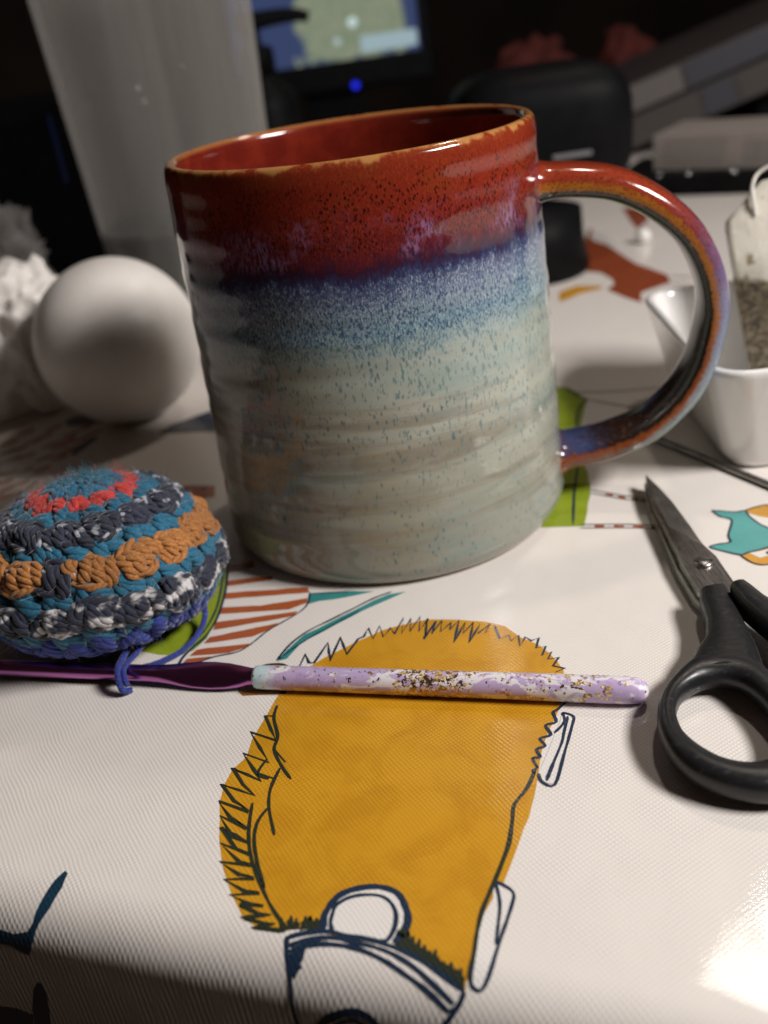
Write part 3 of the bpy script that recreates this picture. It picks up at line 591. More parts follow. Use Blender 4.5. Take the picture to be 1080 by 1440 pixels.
def handle_mat():
    t = NT('handle_glaze'); v = t.obj()
    tc = t.t.nodes.new('ShaderNodeTexCoord'); uv = tc.outputs[2]
    u = t.n('SeparateXYZ', 0, Vector=uv); w_ = t.n('SeparateXYZ', 1, Vector=uv)
    n1 = t.noise(v, 1.6, 4, 0.6); n2 = t.noise(v, 8, 3, 0.6)
    uu = t.math('ADD', u, t.math('MULTIPLY', t.math('SUBTRACT', n1, 0.5), 0.14))
    outer = t.ramp(uu, [(0.0, (0.25, 0.034, 0.014)), (0.32, (0.24, 0.033, 0.014)), (0.40, (0.17, 0.035, 0.04)), (0.47, (0.13, 0.085, 0.17)), (0.56, (0.15, 0.17, 0.27)), (0.66, (0.19, 0.25, 0.28)), (0.76, (0.22, 0.25, 0.24)), (0.86, (0.20, 0.09, 0.05)), (1.0, (0.17, 0.045, 0.015))])
    edge = t.ramp(uu, [(0.0, (0.34, 0.12, 0.015)), (0.28, (0.34, 0.125, 0.020)), (0.50, (0.36, 0.125, 0.018)), (0.62, (0.22, 0.055, 0.013)), (0.8, (0.22, 0.055, 0.014)), (1.0, (0.20, 0.042, 0.012))])
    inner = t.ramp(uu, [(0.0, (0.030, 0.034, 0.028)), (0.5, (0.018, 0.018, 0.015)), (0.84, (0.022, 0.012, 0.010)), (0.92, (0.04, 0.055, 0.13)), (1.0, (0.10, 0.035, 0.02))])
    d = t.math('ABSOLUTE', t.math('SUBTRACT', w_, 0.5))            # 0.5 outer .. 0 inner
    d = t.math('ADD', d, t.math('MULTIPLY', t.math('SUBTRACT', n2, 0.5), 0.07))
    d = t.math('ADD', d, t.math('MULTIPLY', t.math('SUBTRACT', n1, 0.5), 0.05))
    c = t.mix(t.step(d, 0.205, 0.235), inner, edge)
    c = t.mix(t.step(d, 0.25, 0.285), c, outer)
    pore = t.n('TexVoronoi', 0, Vector=v, Scale=9.0)
    c = t.mix(t.math('MULTIPLY', t.step(pore, 0.26, 0.12), 0.55), c, (0.025, 0.006, 0.005))
    c = t.mix(t.math('MULTIPLY', t.step(n2, 0.55, 0.75), 0.3), c, (0.40, 0.15, 0.05))
    pore2 = t.n('TexVoronoi', 0, Vector=v, Scale=13.0)
    c = t.mix(t.math('MULTIPLY', t.math('MULTIPLY', t.step(pore2, 0.40, 0.20), t.step(uu, 0.5, 0.4)), 0.55), c, (0.06, 0.010, 0.008))
    t.bsdf(c, 0.14, t.bump(n2, 0.12, 0.02), Coat_Weight=0.35, Coat_Roughness=0.04, IOR=1.45); return t.m
az = R(-8); hp = [(3.95, 8.22), (4.45, 8.22), (5.15, 8.19), (6.12, 7.98), (7.09, 7.43), (7.93, 6.58), (8.44, 5.33), (8.40, 4.05), (7.90, 2.76), (7.02, 1.86), (5.98, 1.42), (5.05, 1.25), (4.45, 1.18)]
path = cat_rom([(a * math.cos(az), a * math.sin(az), b) for a, b in hp], 6)
mb = MB(); rows = []; n = len(path); SD = 36; side = Vector((-math.sin(az), math.cos(az), 0))
for i, p in enumerate(path):
    t_ = (path[min(i + 1, n - 1)] - path[max(i - 1, 0)]).normalized(); outw = side.cross(t_) * -1
    outw = t_.cross(side) * -1 if False else side.cross(t_); u = i / (n - 1)
    if outw.dot(p - Vector((5.2 * math.cos(az), 5.2 * math.sin(az), 4.8))) < 0: outw = -outw
    fl = max(0, 1 - u / 0.13) ** 2 * 0.42 + max(0, (u - 0.93) / 0.07) ** 2 * 0.22
    wd = 0.84 - 0.10 * math.sin(math.pi * u) + fl * 0.8; tk = 0.46 - 0.05 * math.sin(math.pi * u) + fl
    row = []
    for k in range(SD):
        a = 2 * math.pi * k / SD; cx, cy = math.cos(a), math.sin(a)
        ex = 0.72; x = math.copysign(abs(cx) ** ex, cx); y = math.copysign(abs(cy) ** ex, cy)
        o_ = x * tk * (1.0 if x > 0 else 0.78)
        row.append(p + outw * o_ + side * (y * wd) + outw * 0.02 * noise.noise(p * 1.1))
    rows.append(row)
mb.grid(rows, closed_u=True)
ho = mb.build('handle', handle_mat(), mug)
uvl = ho.data.uv_layers.new(name='UVMap')
for poly in ho.data.polygons:
    ks = [ho.data.loops[l].vertex_index % SD for l in poly.loop_indices]; wrap = max(ks) - min(ks) > SD / 2
    for l, k in zip(poly.loop_indices, ks):
        kk = k + SD if wrap and k < SD / 2 else k
        ang_ = kk / SD                                   # 0 outer face, .5 inner face
        uvl.data[l].uv = ((ho.data.loops[l].vertex_index // SD) / (n - 1), (ang_ + 0.0) % 1.0001)

# ------------------------------------------------------------------ egg
t = NT('egg_shell'); v = t.obj(); n1 = t.noise(v, 18, 4); n2 = t.noise(v, 0.8, 3)
t.bsdf(t.mix(t.step(n2, 0.3, 0.7), (0.70, 0.66, 0.62), (0.76, 0.72, 0.68)), 0.42, t.bump(n1, 0.12, 0.02), Subsurface_Weight=0.12, Subsurface_Radius=(0.004, 0.002, 0.001)); eggm = t.m
mb = MB(); prof = []
for k in range(49):
    a = math.pi * k / 48; x = -math.cos(a); r_ = math.sin(a) * 2.95 * (1 - 0.06 * x); prof.append((r_, 3.3 * x))
mb.lathe(prof, 72)
e = mb.build('egg', eggm, loc=(-8.70, 34.87, 2.97), rot=(R(-90), 0, R(14)))
e['label'] = 'white egg lying on the printed cloth, left of the mug'; e['category'] = 'egg'

# ------------------------------------------------------------------ crumpled tissue
def crumple(name, mat_, loc, rad, seed, amp, sub=5, freq=0.75, flat=True):
    bm = bmesh.new(); bmesh.ops.create_icosphere(bm, subdivisions=sub, radius=1.0)
    off = Vector((seed * 3.1, seed * 1.7, seed * 5.3)); rr = random.Random(seed)
    dirs = [(Vector((rr.gauss(0, 1), rr.gauss(0, 1), rr.gauss(0, 1))).normalized(), rr.uniform(0.62, 1.0)) for _ in range(16)]
    for vv in bm.verts:
        d = vv.co.normalized(); f = 1.35
        for nn, h in dirs:
            c_ = d.dot(nn)
            if c_ > 0.05: f = min(f, h / c_)
        q = Vector((d.x * rad[0], d.y * rad[1], d.z * rad[2])) * freq + off
        q = q + Vector((noise.noise(q * 0.9), noise.noise(q * 0.9 + Vector((9, 0, 0))), noise.noise(q * 0.9 + Vector((0, 9, 0))))) * 0.7
        rg = 0
        for o_ in range(4): rg += (1 - 2 * abs(noise.noise(q * (2.0 ** o_)))) / (1.9 ** o_)
        f = f * (1 - amp * 0.55) + amp * 0.55 * rg
        x, y, z_ = d.x * rad[0] * f, d.y * rad[1] * f, d.z * rad[2] * f
        if flat: z_ = max(z_, -loc[2] + 0.02 + 0.05 * abs(noise.noise(q * 3)))
        vv.co = Vector((x, y, z_)) * S
    me = bpy.data.meshes.new(name); bm.to_mesh(me); bm.free(); me.materials.append(mat_)
    me.polygons.foreach_set('use_smooth', [True] * len(me.polygons))
    o = bpy.data.objects.new(name, me); col.objects.link(o); o.location = Vector(loc) * S; return o
tis = plain('tissue_paper', (0.74, 0.70, 0.66), 0.85, 0.04, 2.0, 0.4)
o = crumple('tissue', tis, (-13.0, 38.2, 2.2), (3.3, 2.2, 3.8), 5, 0.42, 6, 0.27)
o['label'] = 'crumpled white paper tissue behind the egg at the far left'; o['category'] = 'tissue'
t = NT('clear_wrap'); v = t.obj()
t.bsdf((0.75, 0.72, 0.70), 0.12, t.bump(t.noise(v, 2.5, 4), 0.6, 0.2), Transmission_Weight=0.55, IOR=1.3, Alpha=0.45); wrapm = t.m
o = crumple('plastic_wrap', wrapm, (-17.3, 49.5, 2.9), (2.3, 1.8, 4.0), 9, 0.8, 5, 0.8)
o['label'] = 'crinkled clear plastic wrap glinting behind the tissue'; o['category'] = 'plastic wrap'

# ------------------------------------------------------------------ plastic cup with water
t = NT('frosted_plastic'); v = t.obj()
nz = t.noise(t.n('Mapping', Vector=v, Scale=(1, 1, 0.15)), 2.0, 3)
p1 = t.t.nodes.new('ShaderNodeBsdfPrincipled')
for k, x in (('Base Color', (0.46, 0.43, 0.40, 1)), ('Roughness', 0.30), ('Transmission Weight', 0.0), ('Specular IOR Level', 1.0)): p1.inputs[k].default_value = x
t.put(p1.inputs['Normal'], t.bump(nz, 0.12, 0.1))
tl = t.t.nodes.new('ShaderNodeBsdfTranslucent'); tl.inputs[0].default_value = (0.75, 0.75, 0.75, 1)
tp = t.t.nodes.new('ShaderNodeBsdfTransparent'); tp.inputs[0].default_value = (0.95, 0.95, 0.95, 1)
m1 = t.t.nodes.new('ShaderNodeMixShader'); m2 = t.t.nodes.new('ShaderNodeMixShader')
t.put(m1.inputs[0], 0.45); t.t.links.new(p1.outputs[0], m1.inputs[1]); t.t.links.new(tl.outputs[0], m1.inputs[2])
stk = t.noise(t.n('Mapping', Vector=v, Scale=(1, 1, 0.04)), 0.9, 3, 0.6); lw = t.n('LayerWeight', 1, Blend=0.30); t.put(m2.inputs[0], t.math('SUBTRACT', t.step(stk, 0.30, 0.68, 0.86, 0.76), t.math('MULTIPLY', t.math('POWER', lw, 2.0), 0.55))); t.t.links.new(m1.outputs[0], m2.inputs[1]); t.t.links.new(tp.outputs[0], m2.inputs[2])
t.t.links.new(m2.outputs[0], t.out.inputs[0]); frost = t.m
cup = thing('cup', 'tall frosted clear plastic cup holding a little water', 'cup', (-6.7, 45, 0))
def cr(z_): return 3.72 + 0.047 * z_
prof = [(0, 0.25), (3.2, 0.25), (3.45, 0.0), (3.66, 0.05), (cr(0.3), 0.3)] + [(cr(z_), z_) for z_ in (1, 2, 4, 6, 8, 10, 12, 14, 16, 17.6)] + [(4.75, 17.75), (4.78, 17.9), (4.70, 18.0), (4.52, 17.9)] + [(cr(z_) - 0.12, z_) for z_ in (17, 14, 11, 8, 5, 2, 0.8)] + [(3.3, 0.45), (0, 0.42)]
mb = MB(); mb.lathe(prof, 96); mb.build('body', frost, cup)
wm = NT('water'); v = wm.obj()
wm.bsdf((0.13, 0.15, 0.155), 0.03, None, Transmission_Weight=0.5, IOR=1.33)
mb = MB(); mb.lathe([(0, 0.5), (3.3, 0.5), (cr(1) - 0.2, 1.0), (cr(3) - 0.18, 3), (cr(5.1) - 0.16, 5.1), (cr(5.25) - 0.14, 5.25), (3.6, 5.2), (0, 5.2)], 64); mb.build('water', wm.m, cup)
dm = NT('droplet'); dm.bsdf((0.6, 0.6, 0.6), 0.05, None, Alpha=0.35)
mb = MB()
for k in range(8):
    a = R(rng.uniform(-150, -25)); z_ = rng.uniform(5.6, 15); rr = rng.uniform(0.04, 0.09); c_ = Vector((math.cos(a), math.sin(a), 0)) * (cr(z_) + 0.0)
    for i in range(1):
        rows = [[c_ + Vector((math.cos(a) * rr * 0.5 * math.sin(ph), math.sin(a) * rr * 0.5 * math.sin(ph), 0)) + Vector((-math.sin(a), math.cos(a), 0)) * rr * math.cos(ph) * math.cos(q) + Vector((0, 0, z_ + rr * 1.5 * math.cos(ph) * math.sin(q))) for q in [2 * math.pi * j / 10 for j in range(10)]] for ph in (0.0, 0.5, 1.0, 1.4)]
        mb.grid(rows, closed_u=True); mb.fan(rows[-1], c_ + Vector((math.cos(a) * rr * 0.5, math.sin(a) * rr * 0.5, z_)))
mb.build('droplets', dm.m, cup, kind='stuff')

# ------------------------------------------------------------------ crochet piece
CX, CY = -6.80, 20.0
def yarn(name, c1, c2, c3=None, th=(0.45, 0.6)):
    t = NT(name); v = t.obj()
    oi = t.t.nodes.new('ShaderNodeObjectInfo')
    shift = t.n('VectorMath', 0, {'operation': 'SCALE'}, i0=oi.outputs['Location'], Scale=100.0)
    vv = t.n('VectorMath', 0, {'operation': 'ADD'}, i0=v, i1=shift)
    fib = t.noise(t.n('Mapping', Vector=vv, Scale=(1, 1, 1)), 14, 3, 0.7)
    c = t.mix(t.step(fib, 0.3, 0.7), c2, c1)
    if c3 is not None:
        big = t.noise(vv, 1.45, 2, 0.5); c = t.mix(t.step(big, *th), c, c3)
    lum = t.math('MULTIPLY', t.math('SUBTRACT', oi.outputs['Random'], 0.5), 0.35)
    hs = t.n('HueSaturation', 0, Color=c, Value=t.math('ADD', lum, 1.0))
    t.bsdf(hs, 0.75, t.bump(t.noise(vv, 40, 2), 0.5, 0.02), Sheen_Weight=0.35, Sheen_Roughness=0.4); return t.m
Y = {'teal': yarn('teal_yarn', (0.014, 0.155, 0.265), (0.006, 0.070, 0.13)), 'red': yarn('coral_yarn', (0.56, 0.045, 0.035), (0.33, 0.018, 0.016)),
     'orange': yarn('tan_yarn', (0.46, 0.19, 0.045), (0.24, 0.085, 0.018)), 'vari': yarn('variegated_yarn', (0.020, 0.025, 0.055), (0.006, 0.008, 0.018), (0.50, 0.49, 0.50), (0.52, 0.62)),
     'dark': yarn('navy_yarn', (0.028, 0.034, 0.065), (0.008, 0.010, 0.022), (0.42, 0.43, 0.48), (0.55, 0.63)), 'blue': yarn('royal_yarn', (0.022, 0.045, 0.30), (0.008, 0.016, 0.13))}
def strand(mb, path_, r0, plies=3, turns=1.6, ph=0.0, sides=6, taper=True):
    n_ = len(path_)
    for p in range(plies):
        pts = []; nrm = None
        for i, q in enumerate(path_):
            t_ = (path_[min(i + 1, n_ - 1)] - path_[max(i - 1, 0)]).normalized()
            if nrm is None: nrm = Vector((0.3, 0.2, 1)); 
            nrm = (nrm - nrm.dot(t_) * t_).normalized(); b_ = t_.cross(nrm)
            u = i / (n_ - 1); a = ph + 2 * math.pi * (turns * u + p / plies)
            k = (0.35 + 0.65 * math.sin(math.pi * min(1, max(0, 0.12 + 0.76 * u)))) if taper else 1
            pts.append(q + (nrm * math.sin(a) + b_ * math.cos(a)) * r0 * 0.58 * k)
        mb.tube(pts, [r0 * (0.60 if plies == 3 else 0.50) * ((0.45 + 0.55 * math.sin(math.pi * min(1, max(0, 0.1 + 0.8 * i / (n_ - 1))))) if taper else 1) for i in range(n_)], sides)
def stitch_mesh(kind, seed, mat_):
    rr = random.Random(seed); mb = MB(); J = lambda a: rr.uniform(-a, a)
    if kind == 'plain':                       # the V of a single crochet
        for sx in (-1, 1):
            P = [(0.05 * sx + J(.04), -0.62, -0.10), (0.16 * sx, -0.30 + J(.05), 0.16), (0.30 * sx + J(.05), 0.10, 0.24 + J(.05)), (0.36 * sx, 0.42, 0.12), (0.20 * sx, 0.62, -0.14)]
            strand(mb, cat_rom(P, 4), 0.25, 4, 1.5 + J(.2), J(3))
        P = [(-0.5, 0.25 + J(.1), -0.02), (-0.15, 0.42, 0.12), (0.2, 0.38 + J(.1), 0.10), (0.5, 0.2, -0.05)]
        strand(mb, cat_rom(P, 4), 0.16, 3, 1.2, J(3))
    else:                                     # a puffed cluster
        for k in range(4):
            x = -0.36 + 0.24 * k + J(.05); b = 0.40 - 0.5 * abs(x) ** 1.5
            P = [(x * 0.6, -0.60 + J(.05), -0.12), (x * 1.15, -0.30, b * 0.75 + J(.05)), (x * 1.2 + J(.1), 0.05 + J(.1), b + J(.08)), (x * 1.0, 0.36, b * 0.7), (x * 0.5, 0.58, -0.12)]
            strand(mb, cat_rom(P, 4), 0.20, 4, 1.4 + J(.3), J(3))
        P = [(-0.52, 0.34 + J(.15), 0.0), (-0.2, 0.52, 0.20), (0.15, 0.46 + J(.1), 0.24), (0.5, 0.28, 0.02)]
        strand(mb, cat_rom(P, 4), 0.17, 3, 1.2, J(3))
        P = [(-0.45, -0.2 + J(.2), 0.10), (0.0, -0.45 + J(.15), 0.34), (0.42, -0.25, 0.12)]
        strand(mb, cat_rom(P, 5), 0.14, 3, 1.2, J(3))
    return mb.mesh('stitch', mat_)
cro = thing('crochet_ball', 'striped crochet dome in teal, coral, tan and navy yarn with blue edge', 'crochet work', (CX, CY, 0.25), (R(-9), 0, 0))
CMAT = Matrix.Translation((CX, CY, 0.25)) @ Matrix.Rotation(R(-9), 4, 'X'); CINV = CMAT.inverted()
lin = plain('inner_yarn', (0.008, 0.022, 0.045), 0.95, 0.3, 6.0, 0.5)
CP = [(a, b * 0.95) for a, b in [(0.0, 3.62), (0.35, 3.60), (0.75, 3.52), (1.15, 3.36), (1.55, 3.12), (1.95, 2.80), (2.28, 2.42), (2.54, 1.96), (2.64, 1.46), (2.56, 0.98), (2.36, 0.54), (2.14, 0.22), (2.0, 0.02)]]
mb = MB(); mb.lathe([(max(0, r_ - 0.20), z_ - 0.16 if z_ > 1 else z_) for r_, z_ in CP], 48)
mb.fan([(1.5 * math.cos(2 * math.pi * k / 32), 1.5 * math.sin(2 * math.pi * k / 32), 0.02) for k in range(32)], (0, 0, 0.02), flip=True)
mb.build('lining', lin, cro)
# radius along the profile by arc length
arc = [0]
for (a, b), (c_, d_) in zip(CP, CP[1:]): arc.append(arc[-1] + math.hypot(c_ - a, d_ - b))
def at_arc(s_):
    for i in range(len(arc) - 1):
        if s_ <= arc[i + 1]:
            f = (s_ - arc[i]) / (arc[i + 1] - arc[i]); a, b = CP[i], CP[i + 1]
            return (a[0] + (b[0] - a[0]) * f, a[1] + (b[1] - a[1]) * f, Vector((b[0] - a[0], 0, b[1] - a[1])).normalized())
    a, b = CP[-2], CP[-1]; return (b[0], b[1], Vector((b[0] - a[0], 0, b[1] - a[1])).normalized())
AR = [(a * 0.955, b, c_, d_, e_) for a, b, c_, d_, e_ in [(0.26, 6, 'teal', 'plain', 0.54), (0.74, 10, 'teal', 'plain', 0.56), (1.18, 13, 'red', 'plain', 0.50), (1.62, 16, 'teal', 'plain', 0.56), (2.08, 15, 'dark', 'puff', 0.52), (2.56, 21, 'teal', 'plain', 0.62), (3.02, 18, 'orange', 'puff', 0.52), (3.50, 22, 'teal', 'plain', 0.62), (3.98, 18, 'vari', 'puff', 0.54), (4.42, 22, 'teal', 'plain', 0.56), (4.82, 22, 'blue', 'plain', 0.54)]]
pool = {}
for ri, (s_, cnt, yk, kind, hgt) in enumerate(AR):
    for k in range(cnt):
        key = (yk, kind, (k * 7 + ri) % 4)
        kk = yk
        if yk == 'orange' and k in (11,): kk = 'vari'
        key = (kk, kind, (k * 7 + ri) % 4)
        if key not in pool: pool[key] = stitch_mesh(kind, hash((key[2], ri)) % 1000 + len(kind), Y[kk])
        ds = rng.uniform(-0.07, 0.07); r_, z_, tv = at_arc(s_ + ds)
        a = 2 * math.pi * (k + rng.uniform(-0.14, 0.14) + 0.5 * (ri % 2)) / cnt + 0.13 * ri
        ca, sa = math.cos(a), math.sin(a)
        T = Vector((-sa, ca, 0)); dn = Vector((tv.x * ca, tv.x * sa, tv.z)); upv = -dn; N_ = T.cross(upv).normalized()
        wd = max(0.30, 2 * math.pi * max(r_, 0.25) / cnt) * (1.04 if kind == 'puff' else 1.22)
        dp = hgt * 1.15 if kind == 'puff' else hgt * 0.75
        o = bpy.data.objects.new('stitch', pool[key]); col.objects.link(o); o.parent = cro
        sk = rng.uniform(0.9, 1.12); M3 = Matrix((T * wd * sk, upv * hgt * 1.12 * rng.uniform(0.92, 1.1), N_ * dp * rng.uniform(0.9, 1.15))).transposed()
        rot = Matrix.Rotation(rng.uniform(-0.42, 0.42), 3, 'Z')
        M4 = (M3 @ rot).to_4x4(); M4.translation = Vector((r_ * ca, r_ * sa, z_ - (0.0))) * S
        o.matrix_local = M4
        if z_ < 0.28: o.location.z += 0.06 * S
# loose fibres standing off the yarn
fz = [plain('gold_fibre', (0.34, 0.22, 0.10), 0.6), plain('teal_fibre', (0.04, 0.17, 0.24), 0.7), plain('grey_fibre', (0.45, 0.44, 0.46), 0.6), plain('blue_fibre', (0.03, 0.05, 0.25), 0.7), plain('red_fibre', (0.5, 0.06, 0.05), 0.7), plain('navy_fibre', (0.05, 0.06, 0.10), 0.7)]
mb = MB()
for k in range(8500):
    s_ = rng.uniform(0.05, 4.75) if rng.random() < 0.8 else rng.uniform(1.8, 4.75); r_, z_, tv = at_arc(s_); a = rng.uniform(0, 2 * math.pi); ca, sa = math.cos(a), math.sin(a)
    N_ = Vector((-tv.z * ca, -tv.z * sa, tv.x)).normalized()
    if N_.dot(Vector((ca, sa, 0.4))) < 0: N_ = -N_
    p = Vector((r_ * ca, r_ * sa, z_)) + N_ * 0.14
    d = (N_ * rng.uniform(-0.15, 0.42) + Vector((rng.gauss(0, .6), rng.gauss(0, .6), rng.gauss(0, .6)))).normalized()
    L_ = rng.uniform(0.08, 0.24) if rng.random() < 0.985 else rng.uniform(0.22, 0.32); curl = Vector((rng.gauss(0, 1), rng.gauss(0, 1), rng.gauss(0, 1))) * 0.9
    pts = []
    for i in range(5):
        u = i / 4; pts.append(p + d * L_ * u + curl * L_ * u * u * 0.6)
    if min(q.z for q in pts) < 0.02: continue
    row = min(AR, key=lambda q: abs(q[0] - s_))[2]; mi = {'teal': 1, 'red': 4, 'orange': 0, 'vari': 2, 'dark': 5, 'blue': 3}[row]
    if rng.random() < 0.15: mi = rng.choice([0, 2])
    mb.tube(pts, [0.0042, 0.004, 0.0038, 0.0032, 0.0018], 3, mi, cap=False)
mb.build('loose_fibres', fz, cro, kind='stuff')
def cord(name, P, r_, mat_, parent, turns):
    mb = MB(); strand(mb, cat_rom(P, 8), r_, 4, turns, 0.3, 7, taper=False); return mb.build(name, mat_, parent)
cord('yarn_tail', [tuple(CINV @ Vector((a + CX, b + CY, c_))) for a, b, c_ in [(0.45, -2.15, 0.35), (0.75, -2.05, 0.16), (1.10, -1.95, 0.10), (1.45, -1.80, 0.10), (1.82, -1.50, 0.10), (2.10, -1.05, 0.16), (2.25, -0.60, 0.30), (2.25, -0.20, 0.62)]], 0.07, Y['blue'], cro, 11)
HKD = Vector((7.80, -2.45, 0)).normalized()
# ------------------------------------------------------------------ crochet hook
HO = Vector((-3.20, 16.80, 0.27)); HD = Vector((7.71, -2.29, 0)).normalized(); HA = math.atan2(HD.y, HD.x)
hook = thing('crochet_hook', 'purple metal crochet hook with marbled lilac clay handle and gold flakes', 'crochet hook', HO, (0, 0, HA))
t = NT('marbled_clay'); v = t.obj()
wv = t.n('Mapping', Vector=v, Rotation=(0, 0.5, 0.55), Scale=(1.0, 1.3, 1.3))
n0 = t.noise(t.n('Mapping', Vector=v, Rotation=(0, 0.3, 0.7), Scale=(0.9, 1.5, 1.5)), 0.75, 4, 0.55, 1.2)
bands = t.math('SINE', t.math('MULTIPLY', n0, 26.0))
big = t.noise(v, 0.55, 2)
swirl = t.math('ADD', bands, t.math('MULTIPLY', t.math('SUBTRACT', big, 0.5), 2.4))
c = t.mix(t.step(swirl, -0.15, 0.75), (0.50, 0.385, 0.60), (0.76, 0.72, 0.75))
c = t.mix(t.step(t.noise(wv, 1.3, 3, 0.5, 1.5), 0.56, 0.66), c, (0.44, 0.325, 0.55))
sx = t.n('SeparateXYZ', 0, Vector=v)
c = t.mix(t.step(sx, 0.55, 0.15), c, (0.56, 0.70, 0.73))
n1 = t.noise(v, 9, 4, 0.7)
cl = t.math('MULTIPLY', t.step(sx, 2.9, 3.4), t.step(sx, 4.9, 4.2))
leaf = t.step(t.math('ADD', n1, t.math('MULTIPLY', cl, 0.10)), 0.60, 0.63)
c2 = t.mix(leaf, c, (0.42, 0.25, 0.09))
t.bsdf(c2, t.step(leaf, 0, 1, 0.36, 0.28), t.bump(n1, 0.10, 0.02), Metallic=t.math('MULTIPLY', leaf, 0.9), Coat_Weight=0.35, Coat_Roughness=0.15)
clay = t.m
mb = MB(); xs = [-0.03, 0.0, 0.05, 0.3, 1.0, 2, 3, 4, 5, 6, 7, 7.6, 7.85, 7.97, 8.03, 8.05]; rs = [0.19, 0.235, 0.250, 0.255, 0.258, 0.26, 0.262, 0.264, 0.266, 0.27, 0.274, 0.270, 0.25, 0.20, 0.12, 0.02]
mb.tube([(x, 0.012 * noise.noise(Vector((x, 3, 1))), 0.01 * noise.noise(Vector((x, 1, 8)))) for x in xs for _ in (0,)], rs, 32)
mb.build('handle', clay, hook)
gold = NT('gold_leaf'); v = gold.obj()
gold.bsdf(gold.mix(gold.step(gold.noise(v, 12, 2), 0.35, 0.65), (0.30, 0.15, 0.05), (0.95, 0.68, 0.28)), 0.42, gold.bump(gold.noise(v, 25, 2), 0.8, 0.02), Metallic=0.45)
mb = MB()
for k in range(520):
    q = rng.random()
    x = rng.gauss(3.75, 0.55) if q < 0.42 else (rng.gauss(6.9, 0.5) if q < 0.6 else (rng.gauss(5.4, 0.6) if q < 0.72 else rng.uniform(0.2, 7.8)))
    if not 0.15 < x < 7.85: continue
    a = rng.uniform(0, 2 * math.pi); sz = rng.uniform(0.012, 0.045) * (1.3 if q < 0.6 else 0.9); nn = rng.choice((4, 5, 6))
    ring = []
    rr = lerp_tab(list(zip(xs, rs)), x) + 0.0025
    for i in range(nn):
        b = 2 * math.pi * i / nn + rng.uniform(-.4, .4); l = sz * rng.uniform(0.5, 1.4)
        aa = a + l * math.sin(b) / rr; ring.append((x + l * math.cos(b) * 1.2, rr * math.cos(aa), rr * math.sin(aa)))
    ra = rr + 0.004
    mb.fan(ring, (x, ra * math.cos(a), ra * math.sin(a)), flip=True)
mb.build('gold_flakes', gold.m, hook, smooth=False, kind='stuff')
pm = NT('purple_anodised_metal'); v = pm.obj()
pm.bsdf(pm.mix(pm.step(pm.noise(pm.n('Mapping', Vector=v, Scale=(0.1, 6, 6)), 2, 3), 0.3, 0.7), (0.46, 0.15, 0.44), (0.52, 0.20, 0.50)), 0.24, None, Metallic=1.0)
mb = MB(); px = [0.05, -0.12, -0.35, -0.65, -1.0, -1.4, -1.7, -1.95, -2.2, -2.5, -3.2, -4.5, -6.0, -7.5, -8.2, -8.6, -8.85, -9.0]
sq = [(1.0, 0.95), (1.02, 0.9), (1.25, 0.62), (1.5, 0.45), (1.62, 0.40), (1.55, 0.42), (1.38, 0.55), (1.18, 0.75), (1.05, 0.95)] + [(1, 1)] * 9
rad = [0.19] * 9 + [0.185, 0.183, 0.18, 0.178, 0.175, 0.16, 0.15, 0.12, 0.03]
# the flattened thumb rest is tilted a little towards the viewer
th_ = R(34); upv = Vector((0, -math.sin(th_), math.cos(th_)))
mb.tube([(x, 0, 0) for x in px], rad, 28, squash=sq, up=upv)
mb.build('shaft', pm.m, hook)
# the working loop of blue yarn round the shaft belongs to the crochet
lp = [(-6.05, 18.25, 0.62), (-6.13, 17.92, 0.58), (-6.20, 17.62, 0.56), (-6.22, 17.42, 0.52), (-6.19, 17.20, 0.36), (-6.14, 17.16, 0.16), (-6.02, 17.28, 0.06)]
cord('working_loop', [tuple(CINV @ Vector((a, b, c_))) for a, b, c_ in lp], 0.07, Y['blue'], cro, 5)
lp = [(-5.75, 18.35, 0.55), (-5.92, 18.0, 0.50), (-6.05, 17.75, 0.48), (-6.10, 17.5, 0.50), (-6.08, 17.3, 0.42), (-6.03, 17.2, 0.25)]
cord('working_loop', [tuple(CINV @ Vector((a, b, c_))) for a, b, c_ in lp], 0.06, Y['blue'], cro, 5)

# ------------------------------------------------------------------ scissors
scz = thing('scissors', 'small steel scissors with black plastic handles lying on the cloth', 'scissors', (6.97, 18.37, 0))
OX, OY = 6.97, 18.37
st = NT('brushed_steel'); v = st.obj()
br = st.noise(st.n('Mapping', Vector=v, Scale=(14, 0.6, 4), Rotation=(0, 0, 0.05)), 2.5, 4, 0.7); sm = st.noise(v, 1.6, 4, 0.65)
st.bsdf(st.mix(st.step(sm, 0.35, 0.7), (0.44, 0.42, 0.40), (0.30, 0.28, 0.26)), st.step(br, 0.2, 0.8, 0.22, 0.40), st.bump(br, 0.15, 0.01), Metallic=1.0); steel = st.m
bp = NT('black_plastic'); v = bp.obj(); n1 = bp.noise(v, 30, 3); sc_ = bp.noise(bp.n('Mapping', Vector=v, Scale=(1, 3, 1), Rotation=(0, 0, 0.6)), 5, 5, 0.75)
bp.bsdf(bp.mix(bp.step(sc_, 0.58, 0.75), (0.012, 0.012, 0.013), (0.060, 0.060, 0.060)), bp.step(sc_, 0.4, 0.75, 0.33, 0.5), bp.bump(n1, 0.10, 0.01)); black = bp.m
